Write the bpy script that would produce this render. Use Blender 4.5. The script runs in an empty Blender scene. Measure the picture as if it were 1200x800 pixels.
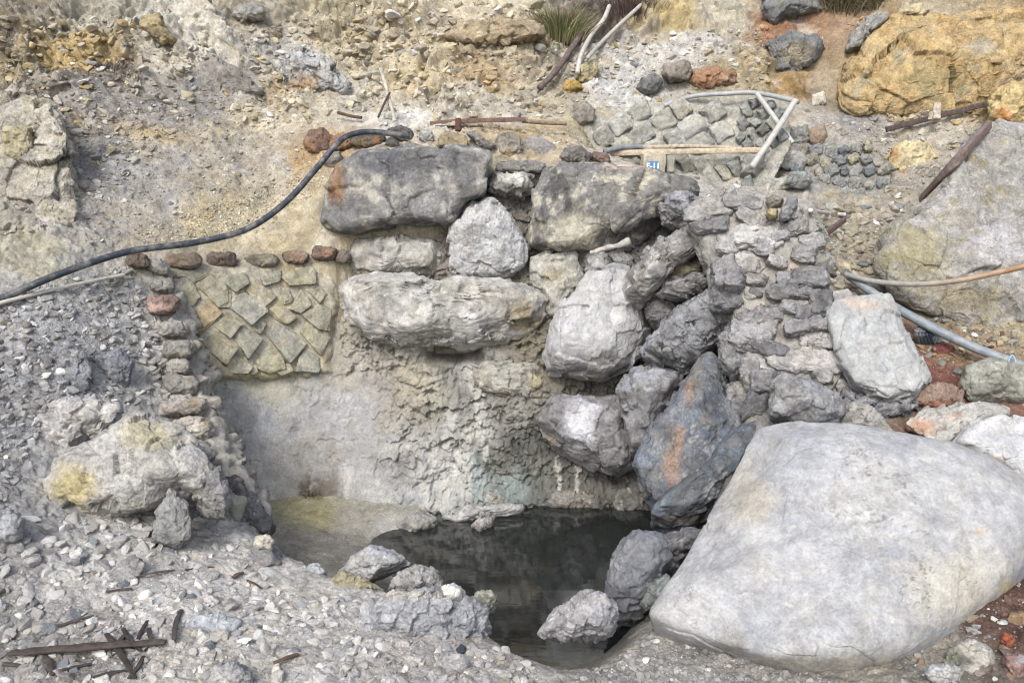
import bpy, bmesh, math, random
import numpy as np
from mathutils import Vector
from mathutils.bvhtree import BVHTree

random.seed(11)
RS = np.random.RandomState(5)
C = bpy.context.scene.collection
SC = bpy.context.scene

# ------------------------------------------------------------------ camera
F = 940.0
PITCH = math.radians(12)
CAM = np.array([0.0, 0.0, 2.56])
FW = np.array([0, math.cos(PITCH), -math.sin(PITCH)])
UP = np.array([0, math.sin(PITCH), math.cos(PITCH)])
RT = np.array([1.0, 0, 0])
cd = bpy.data.cameras.new('camera')
cam = bpy.data.objects.new('camera', cd)
C.objects.link(cam)
cam.location = CAM
cam.rotation_euler = (math.radians(90) - PITCH, 0, 0)
cd.sensor_width = 36
cd.lens = F / 1200 * 36
cd.clip_start = 0.05
cd.clip_end = 500
SC.camera = cam


def ray(px, py):
    return FW + RT * ((px - 600) / F) + UP * ((400 - py) / F)


def P(px, py, D):
    d = ray(px, py)
    return CAM + d * (D / d[1])


def PZ(px, py, z):
    d = ray(px, py)
    return CAM + d * ((z - CAM[2]) / d[2])


def proj(V):
    q = V - CAM
    w = q @ FW
    return 600 + F * (q @ RT) / w, 400 - F * (q @ UP) / w


def lin(c, k=1.0):
    c = np.asarray(c, float) / 255.0
    c = c * SAT + c.mean() * (1 - SAT)
    return np.where(c <= 0.04045, c / 12.92, ((c + 0.055) / 1.055) ** 2.4) * k


SAT = 0.84
ALB = 0.80   # photo-tone colour -> surface albedo

# ------------------------------------------------------------------ noise
_p = np.random.RandomState(3).permutation(256)
PERM = np.concatenate([_p, _p, _p])
_g = np.random.RandomState(4).normal(size=(256, 3))
GR = _g / np.linalg.norm(_g, axis=1)[:, None]


def _perlin(p):
    i = np.floor(p).astype(np.int64)
    f = p - i
    i &= 255
    u = f * f * f * (f * (f * 6 - 15) + 10)
    out = 0
    for dx in (0, 1):
        wx = u[:, 0] if dx else 1 - u[:, 0]
        a = PERM[i[:, 0] + dx]
        for dy in (0, 1):
            wy = u[:, 1] if dy else 1 - u[:, 1]
            b = PERM[a + i[:, 1] + dy]
            for dz in (0, 1):
                wz = u[:, 2] if dz else 1 - u[:, 2]
                g = GR[PERM[b + i[:, 2] + dz]]
                out = out + wx * wy * wz * (g[:, 0] * (f[:, 0] - dx) + g[:, 1] * (f[:, 1] - dy) + g[:, 2] * (f[:, 2] - dz))
    return out * 1.5


def perlin(p):
    n = len(p)
    if n <= 200000:
        return _perlin(p)
    return np.concatenate([_perlin(p[k:k + 200000]) for k in range(0, n, 200000)])


def fbm(p, oc=4, gain=0.5, off=0.0):
    p = p + off
    a, s, t = 1.0, 0.0, 0.0
    for o in range(oc):
        s = s + a * perlin(p * (2.03 ** o) + 17.3 * o)
        t += a
        a *= gain
    return s / t


def ridged(p, oc=4, gain=0.5, off=0.0):
    p = p + off
    a, s, t = 1.0, 0.0, 0.0
    for o in range(oc):
        s = s + a * (1 - np.abs(perlin(p * (2.07 ** o) + 9.1 * o)) * 2)
        t += a
        a *= gain
    return s / t


def sstep(a, b, x):
    t = np.clip((x - a) / (b - a), 0, 1)
    return t * t * (3 - 2 * t)


RND = np.random.RandomState(9).uniform(.22, .78, size=(256, 3))


def cells(p, off=0.0):
    """cellular split: distance to nearest point, gap to the second, and a planar tilt per cell (broken-rock facets)"""
    p = p + off
    b0 = np.floor(p - .5).astype(np.int64)
    f1 = np.full(len(p), 9.0); f2 = np.full(len(p), 9.0)
    pl = np.zeros(len(p)); hv = np.zeros(len(p))
    for dx in (0, 1):
        for dy in (0, 1):
            for dz in (0, 1):
                c = b0 + np.array([dx, dy, dz])
                h = PERM[PERM[PERM[c[:, 0] & 255] + (c[:, 1] & 255)] + (c[:, 2] & 255)]
                v = p - (c + RND[h])
                d = np.sqrt((v * v).sum(1))
                n = d < f1
                f2 = np.where(n, f1, np.minimum(f2, d))
                f1 = np.where(n, d, f1)
                pl = np.where(n, (v * GR[h]).sum(1), pl)
                hv = np.where(n, h / 255.0, hv)
    return f1, f2 - f1, pl, hv


# ------------------------------------------------------------------ mesh building
def mesh_from(name, V, Fc, col=None, mat=None, smooth=True):
    me = bpy.data.meshes.new(name)
    V = np.ascontiguousarray(V, dtype=np.float32)
    Fc = np.ascontiguousarray(Fc, dtype=np.int32)
    k = Fc.shape[1]
    me.vertices.add(len(V))
    me.vertices.foreach_set('co', V.ravel())
    me.loops.add(Fc.size)
    me.loops.foreach_set('vertex_index', Fc.ravel())
    me.polygons.add(len(Fc))
    me.polygons.foreach_set('loop_start', np.arange(0, Fc.size, k, dtype=np.int32))
    me.update(calc_edges=True)
    me.polygons.foreach_set('use_smooth', np.full(len(Fc), smooth, dtype=bool))
    if col is not None:
        ca = me.color_attributes.new('Col', 'FLOAT_COLOR', 'POINT')
        rgba = np.ones((len(V), 4), dtype=np.float32)
        rgba[:, :3] = np.clip(col, 0.01, 0.92)
        ca.data.foreach_set('color', rgba.ravel())
    if mat is not None:
        me.materials.append(mat)
    return me


def link(name, me, loc=(0, 0, 0), parent=None):
    o = bpy.data.objects.new(name, me)
    C.objects.link(o)
    o.location = loc
    if parent is not None:
        o.parent = parent
        o.location = Vector(loc) - parent.location
    return o


def tag(o, label=None, cat=None, group=None, kind=None):
    if label:
        o['label'] = label
    if cat:
        o['category'] = cat
    if group:
        o['group'] = group
    if kind:
        o['kind'] = kind
    return o


def thing(name, label, cat, loc, group=None):
    o = bpy.data.objects.new(name, None)
    C.objects.link(o)
    o.location = Vector([float(v) for v in loc])
    o.empty_display_size = 0.1
    return tag(o, label, cat, group)


def vnorm(V, Fc):
    N = np.zeros_like(V)
    a, b, c = V[Fc[:, 0]], V[Fc[:, 1]], V[Fc[:, 2]]
    fn = np.cross(b - a, c - a)
    if Fc.shape[1] == 4:
        d = V[Fc[:, 3]]
        fn = np.cross(c - a, d - b)
    for k in range(Fc.shape[1]):
        for ax in range(3):
            N[:, ax] += np.bincount(Fc[:, k], weights=fn[:, ax], minlength=len(V))
    return N / (np.linalg.norm(N, axis=1)[:, None] + 1e-12)


_ico = {}


def ico(level):
    if level not in _ico:
        bm = bmesh.new()
        bmesh.ops.create_icosphere(bm, subdivisions=level, radius=1)
        bm.verts.ensure_lookup_table()
        V = np.array([v.co[:] for v in bm.verts])
        Fc = np.array([[v.index for v in f.verts] for f in bm.faces])
        bm.free()
        _ico[level] = (V, Fc)
    return _ico[level]


# ------------------------------------------------------------------ materials
def new_mat(name):
    m = bpy.data.materials.new(name)
    m.use_nodes = True
    nt = m.node_tree
    b = nt.nodes['Principled BSDF']
    return m, nt, b


def rock_material(name, fine=1.0, bump=1.0, rough=0.9, scale=1.0, speck=0.25, crack=0.3, spec=0.25):
    m, nt, b = new_mat(name)
    N, L = nt.nodes.new, nt.links.new
    at = N('ShaderNodeAttribute'); at.attribute_name = 'Col'
    geo = N('ShaderNodeNewGeometry')

    def noise(sc, det, ro=0.6, dist=0.0):
        n = N('ShaderNodeTexNoise')
        n.inputs['Scale'].default_value = sc * scale
        n.inputs['Detail'].default_value = det
        n.inputs['Roughness'].default_value = ro
        n.inputs['Distortion'].default_value = dist
        L(geo.outputs['Position'], n.inputs['Vector'])
        return n

    def remap(sock, a, bb, c, d):
        r = N('ShaderNodeMapRange')
        for i, v in zip((1, 2, 3, 4), (a, bb, c, d)):
            r.inputs[i].default_value = v
        L(sock, r.inputs[0])
        return r.outputs[0]

    def mul(c1, f):
        x = N('ShaderNodeMix'); x.data_type = 'RGBA'; x.blend_type = 'MULTIPLY'
        x.inputs[0].default_value = 1.0
        L(c1, x.inputs[6]); L(f, x.inputs[7])
        return x.outputs[2]
    n1 = noise(9, 8, 0.68, 0.4)
    n2 = noise(70, 5, 0.7)
    n3 = noise(38, 4, 0.6)
    n4 = noise(6, 3, 0.5)
    v1 = remap(n1.outputs[0], 0.3, 0.72, 1 - 0.30 * fine, 1 + 0.26 * fine)
    v2 = remap(n2.outputs[0], 0.3, 0.7, 1 - 0.26 * fine, 1 + 0.24 * fine)
    c = mul(at.outputs['Color'], v1)
    c = mul(c, v2)
    # warm / cool drift
    mx = N('ShaderNodeMix'); mx.data_type = 'RGBA'; mx.blend_type = 'MULTIPLY'
    mx.inputs[7].default_value = (1.03, 1.0, 0.93, 1)
    L(remap(n4.outputs[0], 0.45, 0.65, 0, 0.8 * fine), mx.inputs[0]); L(c, mx.inputs[6])
    c = mx.outputs[2]
    # pale grains
    ms = N('ShaderNodeMix'); ms.data_type = 'RGBA'
    ms.inputs[7].default_value = (0.62, 0.60, 0.55, 1)
    L(remap(n3.outputs[0], 0.62, 0.70, 0, speck), ms.inputs[0]); L(c, ms.inputs[6])
    c = ms.outputs[2]
    # hairline cracks
    vo = N('ShaderNodeTexVoronoi'); vo.feature = 'DISTANCE_TO_EDGE'
    vo.inputs['Scale'].default_value = 7 * scale
    wv = N('ShaderNodeVectorMath'); wv.operation = 'MULTIPLY_ADD'
    wv.inputs[1].default_value = (0.35, 0.35, 0.35)
    L(n1.outputs[1], wv.inputs[0]); L(geo.outputs['Position'], wv.inputs[2])
    L(wv.outputs[0], vo.inputs['Vector'])
    ck = remap(vo.outputs['Distance'], 0.0, 0.035, 1 - crack, 1.0)
    L(c, b.inputs['Base Color'])
    b.inputs['Roughness'].default_value = rough
    b.inputs['Specular IOR Level'].default_value = spec
    ad = N('ShaderNodeMath'); ad.operation = 'MULTIPLY_ADD'
    ad.inputs[1].default_value = 0.45
    L(n2.outputs[0], ad.inputs[0]); L(n1.outputs[0], ad.inputs[2])
    ad2 = N('ShaderNodeMath'); ad2.operation = 'MULTIPLY_ADD'
    ad2.inputs[1].default_value = 0.5
    L(ck, ad2.inputs[0]); L(ad.outputs[0], ad2.inputs[2])
    bp = N('ShaderNodeBump')
    bp.inputs['Strength'].default_value = 0.85 * bump
    bp.inputs['Distance'].default_value = 0.016
    L(ad2.outputs[0], bp.inputs['Height'])
    L(bp.outputs[0], b.inputs['Normal'])
    return m


M_ROCK = rock_material('rock')
M_SMOOTH = rock_material('smooth_rock', fine=0.7, bump=0.7, speck=0.14, crack=0.12, rough=0.75)
M_EARTH = rock_material('earth', fine=1.15, bump=1.3, speck=0.45, crack=0.15, rough=1.0, spec=0.1)
M_PLASTER = rock_material('plaster', fine=0.85, bump=0.9, speck=0.2, crack=0.1)
M_STONE = rock_material('gravel_stone', fine=0.7, bump=0.6, scale=1.6, speck=0.15, crack=0.0)


def simple_material(name, rough=0.5, fine=0.3, sc=40, spec=0.4, bump=0.15, stretch=(1, 1, 1), metal=0.0, dust=0.0):
    m, nt, b = new_mat(name)
    N, L = nt.nodes.new, nt.links.new
    at = N('ShaderNodeAttribute'); at.attribute_name = 'Col'
    geo = N('ShaderNodeNewGeometry')
    mp = N('ShaderNodeMapping'); mp.inputs['Scale'].default_value = stretch
    L(geo.outputs['Position'], mp.inputs['Vector'])
    n = N('ShaderNodeTexNoise'); n.inputs['Scale'].default_value = sc; n.inputs['Detail'].default_value = 6
    n.inputs['Roughness'].default_value = 0.65
    L(mp.outputs[0], n.inputs['Vector'])
    r = N('ShaderNodeMapRange')
    for i, v in zip((1, 2, 3, 4), (0.3, 0.7, 1 - fine, 1 + fine)):
        r.inputs[i].default_value = v
    L(n.outputs[0], r.inputs[0])
    x = N('ShaderNodeMix'); x.data_type = 'RGBA'; x.blend_type = 'MULTIPLY'; x.inputs[0].default_value = 1
    L(at.outputs['Color'], x.inputs[6]); L(r.outputs[0], x.inputs[7])
    csock = x.outputs[2]
    if dust:
        n2 = N('ShaderNodeTexNoise'); n2.inputs['Scale'].default_value = 9; n2.inputs['Detail'].default_value = 7
        n2.inputs['Roughness'].default_value = 0.7
        L(geo.outputs['Position'], n2.inputs['Vector'])
        r2 = N('ShaderNodeMapRange')
        for i, v in zip((1, 2, 3, 4), (0.48, 0.66, 0, dust)):
            r2.inputs[i].default_value = v
        L(n2.outputs[0], r2.inputs[0])
        md = N('ShaderNodeMix'); md.data_type = 'RGBA'
        md.inputs[7].default_value = (.33, .31, .27, 1)
        L(r2.outputs[0], md.inputs[0]); L(csock, md.inputs[6])
        csock = md.outputs[2]
    L(csock, b.inputs['Base Color'])
    b.inputs['Roughness'].default_value = rough
    b.inputs['Specular IOR Level'].default_value = spec
    b.inputs['Metallic'].default_value = metal
    bp = N('ShaderNodeBump'); bp.inputs['Strength'].default_value = bump; bp.inputs['Distance'].default_value = 0.01
    L(n.outputs[0], bp.inputs['Height']); L(bp.outputs[0], b.inputs['Normal'])
    return m


M_PIPE = simple_material('plastic_pipe', 0.5, 0.26, 18, 0.4, 0.10, dust=.5)
M_WOOD = simple_material('weathered_wood', 0.85, 0.4, 30, 0.2, 0.5)
M_RUST = simple_material('rusty_metal', 0.75, 0.45, 35, 0.3, 0.35)
M_PAINT = simple_material('sign_paint', 0.5, 0.06, 30, 0.4, 0.0)
M_LEAF = simple_material('grass_blade', 0.7, 0.25, 14, 0.2, 0.0)

m, nt, b = new_mat('spring_water')
b.inputs['Base Color'].default_value = (0.020, 0.023, 0.022, 1)
b.inputs['Roughness'].default_value = 0.035
b.inputs['IOR'].default_value = 2.1
tr_ = nt.nodes.new('ShaderNodeBsdfTransparent')
tr_.inputs['Color'].default_value = (.85, .84, .78, 1)
mx_ = nt.nodes.new('ShaderNodeMixShader'); mx_.inputs[0].default_value = .17
nt.links.new(b.outputs[0], mx_.inputs[1]); nt.links.new(tr_.outputs[0], mx_.inputs[2])
nt.links.new(mx_.outputs[0], nt.nodes['Material Output'].inputs['Surface'])
g = nt.nodes.new('ShaderNodeNewGeometry')
mp = nt.nodes.new('ShaderNodeMapping'); mp.inputs['Scale'].default_value = (6, 20, 1)
n = nt.nodes.new('ShaderNodeTexNoise'); n.inputs['Scale'].default_value = 1.0; n.inputs['Detail'].default_value = 4
bp = nt.nodes.new('ShaderNodeBump'); bp.inputs['Strength'].default_value = 0.03; bp.inputs['Distance'].default_value = 0.02
nt.links.new(g.outputs['Position'], mp.inputs['Vector']); nt.links.new(mp.outputs[0], n.inputs['Vector'])
nt.links.new(n.outputs[0], bp.inputs['Height']); nt.links.new(bp.outputs[0], b.inputs['Normal'])
M_WATER = m

# ------------------------------------------------------------------ thin plate interpolation
class TPS:
    def __init__(s, X, v, lam=0.002):
        X = np.asarray(X, float); v = np.asarray(v, float)
        n = len(X)
        K = s.k(np.linalg.norm(X[:, None] - X[None], axis=2)) + lam * np.eye(n) * n
        Q = np.hstack([np.ones((n, 1)), X])
        A = np.block([[K, Q], [Q.T, np.zeros((3, 3))]])
        s.w = np.linalg.solve(A, np.concatenate([v, np.zeros(3)]))
        s.X = X

    @staticmethod
    def k(r):
        return np.where(r > 1e-9, r * r * np.log(np.maximum(r, 1e-9)), 0)

    def __call__(s, q):
        out = np.empty(len(q))
        n = len(s.X)
        for a in range(0, len(q), 50000):
            z = q[a:a + 50000]
            r = np.sqrt(((z[:, None] - s.X[None]) ** 2).sum(2))
            out[a:a + 50000] = s.k(r) @ s.w[:n] + s.w[n] + z @ s.w[n + 1:]
        return out


def idw(Q, A, vals, power=4.0):
    out = np.empty((len(Q), vals.shape[1]))
    for a in range(0, len(Q), 40000):
        d = ((Q[a:a + 40000, None] - A[None]) ** 2).sum(2)
        w = 1.0 / (d + 0.004) ** (power / 2)
        out[a:a + 40000] = (w @ vals) / w.sum(1)[:, None]
    return out


# ------------------------------------------------------------------ the ground
TCP = [  # px, py, distance
    (-250, 330, 4.7), (-250, 150, 5.9), (-250, 0, 7.3), (-250, 500, 4.0), (-250, 700, 3.2),
    (0, 335, 5.2), (0, 250, 5.8), (0, 150, 6.5), (0, 80, 7.0), (0, 0, 7.7),
    (100, 305, 5.6), (100, 220, 6.2), (100, 130, 6.9), (100, 60, 7.5), (100, 0, 8.0),
    (200, 285, 6.15), (200, 230, 6.6), (200, 140, 7.2), (200, 70, 7.8), (200, 0, 8.4),
    (300, 285, 6.5), (300, 240, 6.8), (300, 150, 7.5), (300, 75, 8.1), (300, 0, 8.8),
    (370, 275, 6.65), (370, 200, 7.05), (380, 140, 7.6), (380, 70, 8.4), (380, 0, 9.1),
    (450, 170, 7.0), (450, 140, 7.5), (450, 100, 8.1), (450, 50, 8.8), (450, 0, 9.4),
    (550, 178, 6.95), (550, 150, 7.4), (550, 110, 8.1), (550, 50, 8.9), (550, 0, 9.5),
    (650, 188, 6.95), (650, 150, 7.6), (650, 100, 8.4), (650, 50, 9.1), (650, 0, 9.7),
    (750, 200, 7.0), (750, 185, 7.4), (740, 100, 8.6), (750, 50, 9.2), (750, 0, 9.8),
    (840, 232, 7.0), (850, 100, 8.7), (850, 50, 9.2), (850, 0, 9.8),
    (950, 235, 7.4), (950, 165, 8.2), (950, 115, 8.7), (950, 60, 9.2), (950, 0, 9.9),
    (1050, 235, 7.4), (1050, 170, 8.1), (1050, 125, 8.6), (1050, 30, 9.1), (1050, 0, 9.9),
    (1200, 235, 7.2), (1200, 180, 7.7), (1200, 115, 8.2), (1200, 30, 8.8), (1200, 0, 9.6),
    (1400, 235, 6.8), (1400, 100, 7.8), (1400, 0, 8.8),
    (60, 360, 5.15), (0, 420, 4.7), (100, 420, 5.0), (190, 420, 5.55), (0, 500, 4.3), (100, 500, 4.6),
    (220, 500, 5.05), (0, 600, 3.8), (100, 600, 4.1), (250, 570, 4.7), (190, 640, 3.95), (300, 640, 4.25),
    (0, 700, 3.4), (100, 700, 3.5), (200, 720, 3.4), (300, 700, 3.75), (400, 720, 3.6),
    (0, 800, 2.95), (150, 800, 2.95), (300, 800, 3.0), (450, 800, 3.05), (600, 800, 3.2), (520, 750, 3.45),
    (720, 790, 3.35), (800, 765, 3.6), (800, 800, 3.35), (900, 800, 3.3), (1000, 800, 3.2), (1100, 800, 3.2), (1200, 800, 3.1),
    (1200, 720, 3.5), (1150, 660, 4.0), (1050, 525, 4.9), (1200, 610, 4.35), (1130, 490, 5.1), (1000, 470, 5.2),
    (1200, 430, 5.5), (1100, 400, 5.85), (1000, 345, 6.35), (1200, 350, 6.1), (960, 275, 6.9), (1090, 330, 6.5),
    (900, 270, 6.6), (870, 420, 5.7), (900, 500, 5.0), (830, 640, 4.6), (1400, 450, 5.2), (1400, 650, 3.9), (1400, 330, 6.0),
]
pts = [P(*t) for t in TCP]
XY = [p[:2] for p in pts]
ZZ = [p[2] for p in pts]
for x in (-14, -7, -3, 0, 3, 7, 14):
    for y, z in ((13, 6.8), (20, 10.5), (38, 17)):
        XY.append((x, y)); ZZ.append(z + 0.4 * math.sin(x * 1.3 + y))
for x in (-14, -5, 0, 5, 14):
    for y, z in ((-1, 0.95), (-6, 1.1), (-22, 1.5)):
        XY.append((x, y)); ZZ.append(z + 0.03 * abs(x))
for x, y, z in ((-14, 4, 2.6), (-8, 4.5, 2.6), (14, 4, 2.2), (8, 4.5, 1.7), (-14, 8, 4.6), (14, 8, 4.2)):
    XY.append((x, y)); ZZ.append(z)
T_MAIN = TPS(XY, ZZ, 0.0004)

# pool basin
BPOLY = [P(205, 335, 5.92)[:2], P(228, 440, 5.66)[:2], P(252, 520, 5.28)[:2], P(285, 610, 4.75)[:2], P(325, 660, 4.35)[:2],
         P(420, 700, 4.05)[:2], P(480, 715, 3.95)[:2], P(560, 745, 3.72)[:2], P(600, 775, 3.52)[:2], P(650, 790, 3.4)[:2], P(715, 782, 3.45)[:2],
         P(745, 740, 3.75)[:2], P(775, 690, 4.2)[:2], P(830, 640, 4.8)[:2], P(880, 540, 5.4)[:2], P(880, 440, 5.9)[:2],
         P(850, 330, 6.6)[:2], P(760, 250, 6.8)[:2], P(600, 200, 6.8)[:2], P(420, 220, 6.72)[:2], P(390, 300, 6.5)[:2], P(300, 300, 6.25)[:2]]
BPOLY = np.array(BPOLY)
BCP = [(330, 605, .14), (430, 598, .07), (300, 660, .16), (330, 690, .12), (400, 640, .04), (440, 660, .02), (500, 612, .02), (480, 640, -.08), (560, 640, -.25), (600, 620, -.35),
       (700, 620, -.4), (600, 700, -.4), (650, 772, -.06), (690, 740, -.25), (640, 790, .06), (560, 720, -.2), (480, 690, -.02), (760, 640, -.3), (760, 700, -.1)]
bp_ = [PZ(*t) for t in BCP]
T_BAS = TPS([q[:2] for q in bp_] + [(-2.6, 6.3), (1.5, 6.5), (0, 6.9)], [q[2] for q in bp_] + [.2, -.1, -.2], 0.001)


def poly_sdf(q, poly):
    d = np.full(len(q), 1e9)
    ins = np.zeros(len(q), bool)
    n = len(poly)
    for i in range(n):
        a, b_ = poly[i], poly[(i + 1) % n]
        e = b_ - a
        w = q - a
        t = np.clip((w @ e) / (e @ e), 0, 1)
        d = np.minimum(d, np.linalg.norm(w - t[:, None] * e, axis=1))
        cnd = (a[1] > q[:, 1]) != (b_[1] > q[:, 1])
        xi = a[0] + (q[:, 1] - a[1]) / (e[1] if abs(e[1]) > 1e-9 else 1e-9) * e[0]
        ins ^= cnd & (q[:, 0] < xi)
    return np.where(ins, -d, d)


def ground_z(q):
    zt = T_MAIN(q)
    s = poly_sdf(q, BPOLY)
    near = s < 0.3
    out = zt.copy()
    if near.any():
        zb = T_BAS(q[near])
        ww = np.where(q[near][:, 1] < 4.6, 0.28, 0.10)
        m_ = sstep(ww * 0.5, -ww, s[near])
        zz = zt[near] * (1 - m_) + np.minimum(zb, zt[near]) * m_
        out[near] = zz
    # the upper spring's pit
    pit = np.exp(-(((q[:, 0] - 1.72) / 0.95) ** 6 + ((q[:, 1] - 7.62) / 0.34) ** 6))
    out = out * (1 - pit) + np.minimum(out, 2.42) * pit
    return out


# colour anchors px, py, r, g, b, roughness of relief
GC = [
    (20, 20, 150, 140, 120, 1), (100, 30, 168, 160, 140, 1), (200, 20, 190, 185, 170, 1), (300, 15, 168, 156, 130, 1.2), (400, 20, 188, 174, 140, 1.2),
    (500, 25, 190, 175, 145, 1.2), (570, 10, 205, 190, 158, 1), (640, 60, 160, 150, 128, 1), (705, 25, 105, 92, 82, 1), (780, 15, 188, 165, 108, 1), (850, 15, 188, 178, 152, .8),
    (880, 90, 168, 150, 112, .8), (915, 35, 172, 116, 78, .8), (945, 30, 170, 128, 94, .8), (985, 45, 172, 140, 105, .8), (1040, 60, 196, 150, 78, 1.2), (1100, 50, 190, 150, 82, 1.3),
    (1180, 50, 184, 146, 88, 1.2), (1100, 25, 178, 160, 125, 1),
    (20, 80, 168, 150, 112, 1.2), (90, 58, 196, 165, 98, 1.3), (115, 75, 190, 158, 92, 1), (130, 85, 122, 112, 104, .8), (200, 70, 196, 186, 165, .9), (250, 60, 210, 204, 190, .8),
    (300, 70, 176, 172, 165, .9), (350, 80, 202, 197, 184, 1.2), (420, 60, 188, 172, 138, 1.2), (500, 70, 198, 180, 140, 1), (480, 100, 198, 176, 130, 1), (560, 80, 182, 156, 112, 1.2), (620, 60, 188, 172, 140, 1),
    (690, 60, 182, 174, 160, .8), (740, 60, 198, 193, 184, .8), (800, 60, 192, 187, 177, .7), (860, 110, 180, 166, 132, .6), (930, 105, 172, 132, 72, .8), (970, 100, 168, 150, 120, .7),
    (1050, 100, 186, 144, 70, 1.3), (1150, 90, 184, 150, 88, 1.3), (1100, 80, 168, 148, 96, 1.2), (1010, 90, 170, 148, 92, 1.2), (1190, 95, 176, 150, 105, 1),
    (20, 130, 188, 177, 155, 1.2), (60, 150, 165, 150, 130, 1.2), (100, 120, 148, 142, 136, .9), (180, 130, 165, 157, 147, .8), (250, 105, 145, 141, 135, .5), (285, 100, 150, 144, 135, .5), (300, 130, 198, 183, 152, .7),
    (350, 115, 198, 187, 160, 1), (345, 95, 178, 150, 95, 1), (420, 110, 192, 182, 160, 1), (465, 130, 212, 206, 195, .6), (550, 120, 188, 177, 155, 1), (600, 130, 190, 180, 160, 1), (640, 110, 178, 165, 138, 1),
    (720, 110, 192, 190, 186, .8), (700, 150, 185, 170, 130, .5), (620, 150, 186, 160, 112, .7), (950, 140, 176, 168, 154, .4), (1000, 140, 152, 150, 148, .4), (1100, 150, 188, 177, 155, .6), (1180, 190, 158, 154, 150, .8),
    (20, 190, 175, 167, 138, 1.3), (50, 170, 190, 184, 168, 1.3), (60, 200, 150, 145, 140, 1.2), (95, 190, 140, 137, 136, .6), (140, 200, 168, 165, 160, .5), (200, 180, 172, 167, 160, .5), (265, 195, 178, 168, 148, .6), (330, 200, 186, 177, 160, .6),
    (195, 170, 190, 165, 115, .5), (200, 250, 170, 165, 156, .5), (60, 260, 165, 158, 150, 1), (20, 290, 172, 166, 140, 1), (300, 250, 192, 178, 142, .3), (250, 270, 192, 175, 136, .3), (360, 240, 196, 181, 146, .3),
    (330, 270, 197, 178, 136, .3), (200, 275, 185, 172, 145, .3), (350, 195, 186, 150, 95, .5),
    (50, 360, 152, 150, 148, .5), (120, 380, 156, 153, 150, .5), (30, 440, 118, 116, 115, .7), (100, 490, 150, 148, 146, .6), (180, 380, 168, 164, 158, .5), (30, 540, 128, 126, 125, .7), (0, 620, 140, 138, 136, .6),
    (210, 480, 175, 170, 158, .5), (80, 340, 160, 158, 155, .5),
    (100, 650, 168, 165, 161, .4), (200, 690, 176, 172, 167, .35), (300, 700, 172, 168, 162, .4), (400, 740, 170, 167, 162, .5), (100, 760, 138, 133, 128, .5), (300, 780, 162, 158, 151, .4), (500, 780, 160, 155, 150, .5),
    (650, 795, 146, 141, 134, .4), (800, 780, 160, 156, 150, .4), (900, 795, 156, 152, 145, .4), (230, 740, 165, 160, 152, .4),
    (960, 200, 152, 152, 148, .5), (1000, 240, 165, 155, 135, .5), (960, 280, 165, 153, 132, .4), (1000, 310, 165, 154, 132, .5), (1050, 330, 165, 160, 145, .5), (1150, 300, 168, 165, 165, .8), (1150, 375, 166, 155, 128, .5),
    (1050, 400, 130, 105, 88, .5), (1110, 410, 148, 122, 95, .5), (1100, 445, 128, 84, 74, .5), (1050, 520, 112, 70, 60, .4), (1150, 580, 100, 66, 58, .4), (1190, 640, 96, 68, 60, .4), (1180, 740, 104, 82, 72, .5), (1050, 790, 148, 143, 132, .5),
    (1150, 690, 100, 76, 66, .4), (1000, 470, 160, 150, 130, .4), (890, 500, 132, 129, 124, .4), (870, 550, 118, 116, 112, .4), (850, 610, 112, 110, 106, .4), (900, 470, 138, 135, 130, .4), (1010, 505, 140, 126, 114, .4), (870, 240, 182, 178, 168, .3), (820, 225, 184, 178, 166, .3), (900, 270, 176, 168, 155, .4), (740, 190, 190, 178, 160, .3),
]
GCD = {}
t_ = TPS([(a[0], a[1]) for a in TCP], [a[2] for a in TCP], 0.5)
gx = np.array([(a[0], a[1]) for a in GC], float)
gd = t_(gx)
GA = np.array([P(a[0], a[1], d) for a, d in zip(GC, gd)])


def hillc(a):
    c = np.array(a[2:5], float)
    if a[1] < 300:      # the dry slope is a little greyer than the stains on it
        c = c * .76 + c.mean() * .24
    elif a[0] < 720 and a[1] > 600:
        c = c * 1.13
    elif a[0] < 260:
        c = c * .5 + 84 + c * .06
    return list(lin(c, ALB)) + [a[5]]


GV = np.array([hillc(a) for a in GC])


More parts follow.
